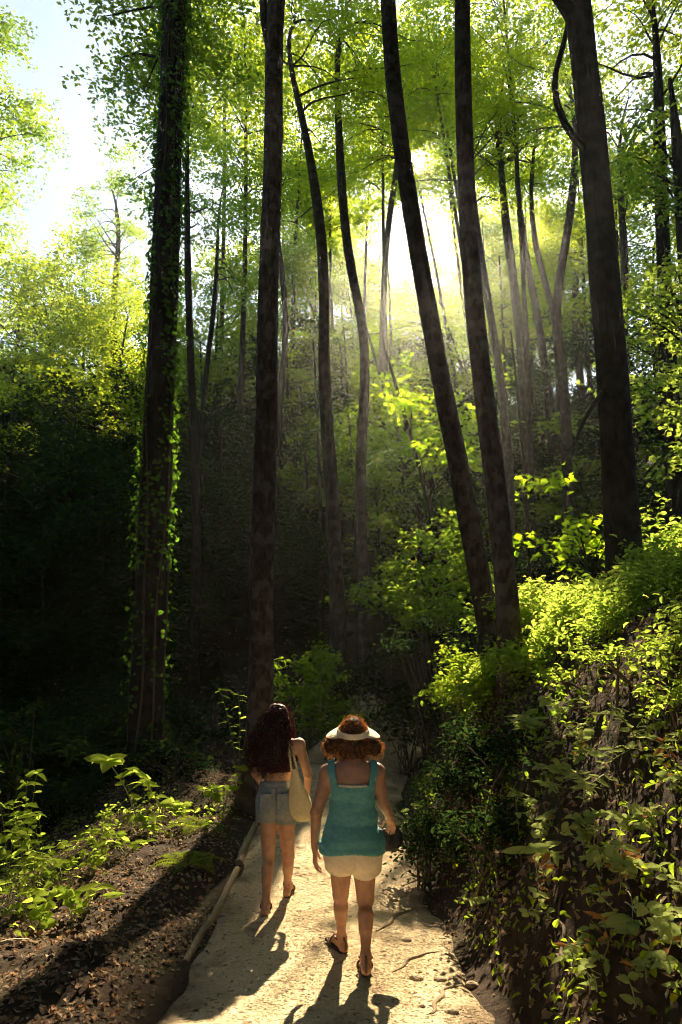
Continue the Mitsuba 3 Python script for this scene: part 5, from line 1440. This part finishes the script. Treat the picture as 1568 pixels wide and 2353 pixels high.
    dl, dr2 = (kl - hl) / np.linalg.norm(kl - hl), (kr - hr) / np.linalg.norm(kr - hr)
    sh = [(ell(pelvis + [0, -0.006, 0.0], (0.152, 0.126, 0.15)), 0.05), (ell(W(618, 1850, D - 0.06), (0.090, 0.096, 0.102)), 0.04), (ell(W(653, 1850, D - 0.06), (0.090, 0.096, 0.102)), 0.04), (ell(pelvis + [0, 0, 0.10], (0.125, 0.098, 0.13)), 0.05), (cone(hl + [-0.006, -0.012, 0.02], hl + dl * 0.16 + [-0.004, -0.008, 0], 0.096, 0.094), 0.03),
          (cone(hr + [0.006, -0.012, 0.02], hr + dr2 * 0.17 + [0.004, -0.008, 0], 0.094, 0.092), 0.03)]
    Fs = build(sh, 0.006); G = Fs.grid()
    mid = (hl[0] + hr[0]) / 2
    f = Fs.f + 0.010 * (meshkit.fbm(np.stack([G[..., 0] * 16, G[..., 1] * 16, G[..., 2] * 7], -1), 3, 8) - 0.5) + 0.012 * np.exp(-((G[..., 0] - mid) / 0.008) ** 2)
    f = np.maximum(f, np.where(G[..., 0] < mid, zl, zr) - G[..., 2]); f = np.maximum(f, G[..., 2] - zt)
    m = Fs.mesh(f)
    scene[k + '__shorts'] = mikit.ply((m.vertices, m.faces), 'grey_denim', smooth=True)
    f2 = np.maximum(np.maximum(Fs.f - 0.004, G[..., 2] - zt - 0.003), zt - 0.035 - G[..., 2])
    m = Fs.mesh(f2)
    part(k + '__shorts', 'waistband', mikit.ply((m.vertices, m.faces), 'grey_denim', smooth=True))
    for s in (-1, 1):
        c = pelvis + [s * 0.066, -0.142, 0.015]
        pk = trimesh.creation.box((0.085, 0.02, 0.10)); pk.apply_translation(c)
        part(k + '__shorts', 'pocket', mikit.ply((pk.vertices, pk.faces), 'grey_denim'))
    for heel, ball, toe, ank in ((heel_l, ball_l, toe_l, al), (heel_r, ball_r, toe_r, ar)):
        nm = numbered(k + '__sandal')
        f_ = toe - heel; f_ /= np.linalg.norm(f_)
        r = np.cross(f_, [0, 0, 1.0]); r /= np.linalg.norm(r); u = np.cross(r, f_)
        h1, b1, t1_ = heel - u * 0.03, ball - u * 0.026, toe - u * 0.020 + f_ * 0.01
        pr = [(cone(h1 + r * o, b1 + r * o * 1.4, 0.009, 0.009), 0.02) for o in (-0.018, 0, 0.018)] + [(cone(b1 + r * o, t1_ + r * o * 0.9, 0.009, 0.008), 0.02) for o in (-0.028, 0, 0.028)]
        mm = build(pr, 0.006).mesh()
        scene[nm] = mikit.ply((mm.vertices, mm.faces), 'sandal_sole', smooth=True)
        a = np.linspace(0, 2 * np.pi, 22)
        v, f, u_ = cat([tube(ball * 0.8 + heel * 0.2 + np.cos(a)[:, None] * r * 0.044 + np.sin(a)[:, None] * u * 0.034, 0.006, 6), tube(ank + np.cos(a)[:, None] * r * 0.036 + np.sin(a)[:, None] * f_ * 0.038, 0.005, 6)])
        part(nm, 'strap', mikit.ply((v, f), 'sandal_leather', smooth=True))
    # long curly hair down to the waist
    Q = lambda px, py, dd=0.0: W(px, py, D + dd)
    hb = [(ell(Q(637, 1646, -0.0), (0.105, 0.115, 0.112)), 0.03), (ell(Q(626, 1680, -0.06), (0.135, 0.105, 0.13)), 0.06), (ell(Q(619, 1718, -0.10), (0.155, 0.085, 0.15)), 0.06), (ell(Q(617, 1744, -0.105), (0.14, 0.07, 0.085)), 0.05),
          (ell(Q(588, 1722, -0.05), (0.065, 0.075, 0.14)), 0.05), (ell(Q(655, 1680, -0.02), (0.055, 0.08, 0.11)), 0.04)]
    Fh = build(hb, 0.007); G = Fh.grid()
    f = Fh.f + 0.03 * (meshkit.fbm(G * [30, 30, 22], 3, 19) - 0.5) + 0.008
    face = ((G - hc) @ R)
    f = np.maximum(f, -np.maximum(np.abs(face[..., 0]) - 0.058, np.maximum(0.055 - face[..., 1], np.abs(face[..., 2] + 0.03) - 0.085)))
    mh = Fh.mesh(f)
    scene[k + '__hair'] = mikit.ply((mh.vertices, mh.faces), 'hair_dark', smooth=True)
    p, nn = shell_points(rg, mh, 1700, -0.008)
    v, f, u_ = locks(rg, p, nn * 0.7 + rg.normal(0, 0.4, nn.shape) + [0, 0, -0.5], 0.10, 0.0015, 0.009, 2.2, 0.8, 3, 12)
    part(k + '__hair', 'curls', mikit.ply((v, f), 'hair_lock_dark'), 'sunlit reddish outer curls')
    labels[k + '__hair__curls']['kind'] = 'stuff'
    # canvas tote hanging from the right shoulder
    bk = numbered('tote_bag'); tag(bk, 'cream canvas tote bag hanging from the right shoulder of the long-haired woman', 'bag')
    B = lambda px, py, dd: W(px, py, D - 0.10 + dd)
    prof = [(1768, 672, 684, 0.02), (1790, 668, 691, 0.028), (1815, 664, 703, 0.04), (1838, 662, 714, 0.055), (1858, 664, 718, 0.062), (1874, 670, 717, 0.058), (1884, 678, 713, 0.035), (1888, 686, 706, 0.012)]
    rings = []
    a = np.linspace(0, 2 * np.pi, 41)[:-1]
    for j, (y, x0, x1, th) in enumerate(prof):
        c = (B(x0, y, 0) + B(x1, y, 0)) / 2; hw = np.linalg.norm(B(x1, y, 0) - B(x0, y, 0)) / 2
        sq = lambda s_: np.sign(s_) * np.abs(s_) ** 0.75
        fold = 1 + 0.10 * np.sin(a * 7 + 1.0) * (1 - j / 9) + 0.05 * np.sin(a * 13 + j)
        rings.append(c + np.stack([sq(np.cos(a)) * hw, sq(np.sin(a)) * th * fold, 0 * a], 1))
    N = 26
    Rg = np.stack(rings); Rs = np.stack([spline(Rg[:, i], N) for i in range(len(a))], 1)
    V = Rs.reshape(-1, 3)
    i, j = np.meshgrid(np.arange(N - 1), np.arange(40), indexing='ij')
    q = np.stack([i * 40 + j, i * 40 + (j + 1) % 40, (i + 1) * 40 + (j + 1) % 40, (i + 1) * 40 + j], -1).reshape(-1, 4)
    V = np.vstack([V, Rs[-1].mean(0)]); nb = len(V) - 1
    tri = np.vstack([q[:, [0, 1, 2]], q[:, [0, 2, 3]], np.stack([np.arange(40) * 0 + nb, (N - 1) * 40 + np.arange(40), (N - 1) * 40 + (np.arange(40) + 1) % 40], 1)])
    scene[bk + '__body'] = mikit.ply((V, tri), 'natural_canvas', smooth=True)
    top = shr * 0.72 + shl * 0.28 + [0, 0, 0.052]
    for x, dd in ((671, -0.045), (683, 0.035)):
        s0 = B(x, 1772, dd * 0.4)
        up = [s0, (s0 + top) / 2 + [0, -0.055 + 0.0 * dd, 0.0] if dd < 0 else (s0 + top) / 2 + [0.01, -0.035, 0], top + [0, dd * 0.7, -0.004], top + [0.0, 0.06, -0.05]]
        P = spline(up, 18)
        s_ = tube(P, 0.010, 8)
        part(bk, 'strap', mikit.ply((s_[0], s_[1]), 'natural_canvas', smooth=True))


hat_wearer()
bag_carrier()

# ------------------------------------------------------------------ the air
scene['haze'] = {'type': 'cube', 'to_world': T().translate([0, 70, 16]).scale([175, 145, 24.5]), 'bsdf': {'type': 'null'}, 'interior': {'type': 'ref', 'id': 'forest_air'}}
tag('haze', 'thin sunlit morning haze hanging between the trees', kind='stuff')
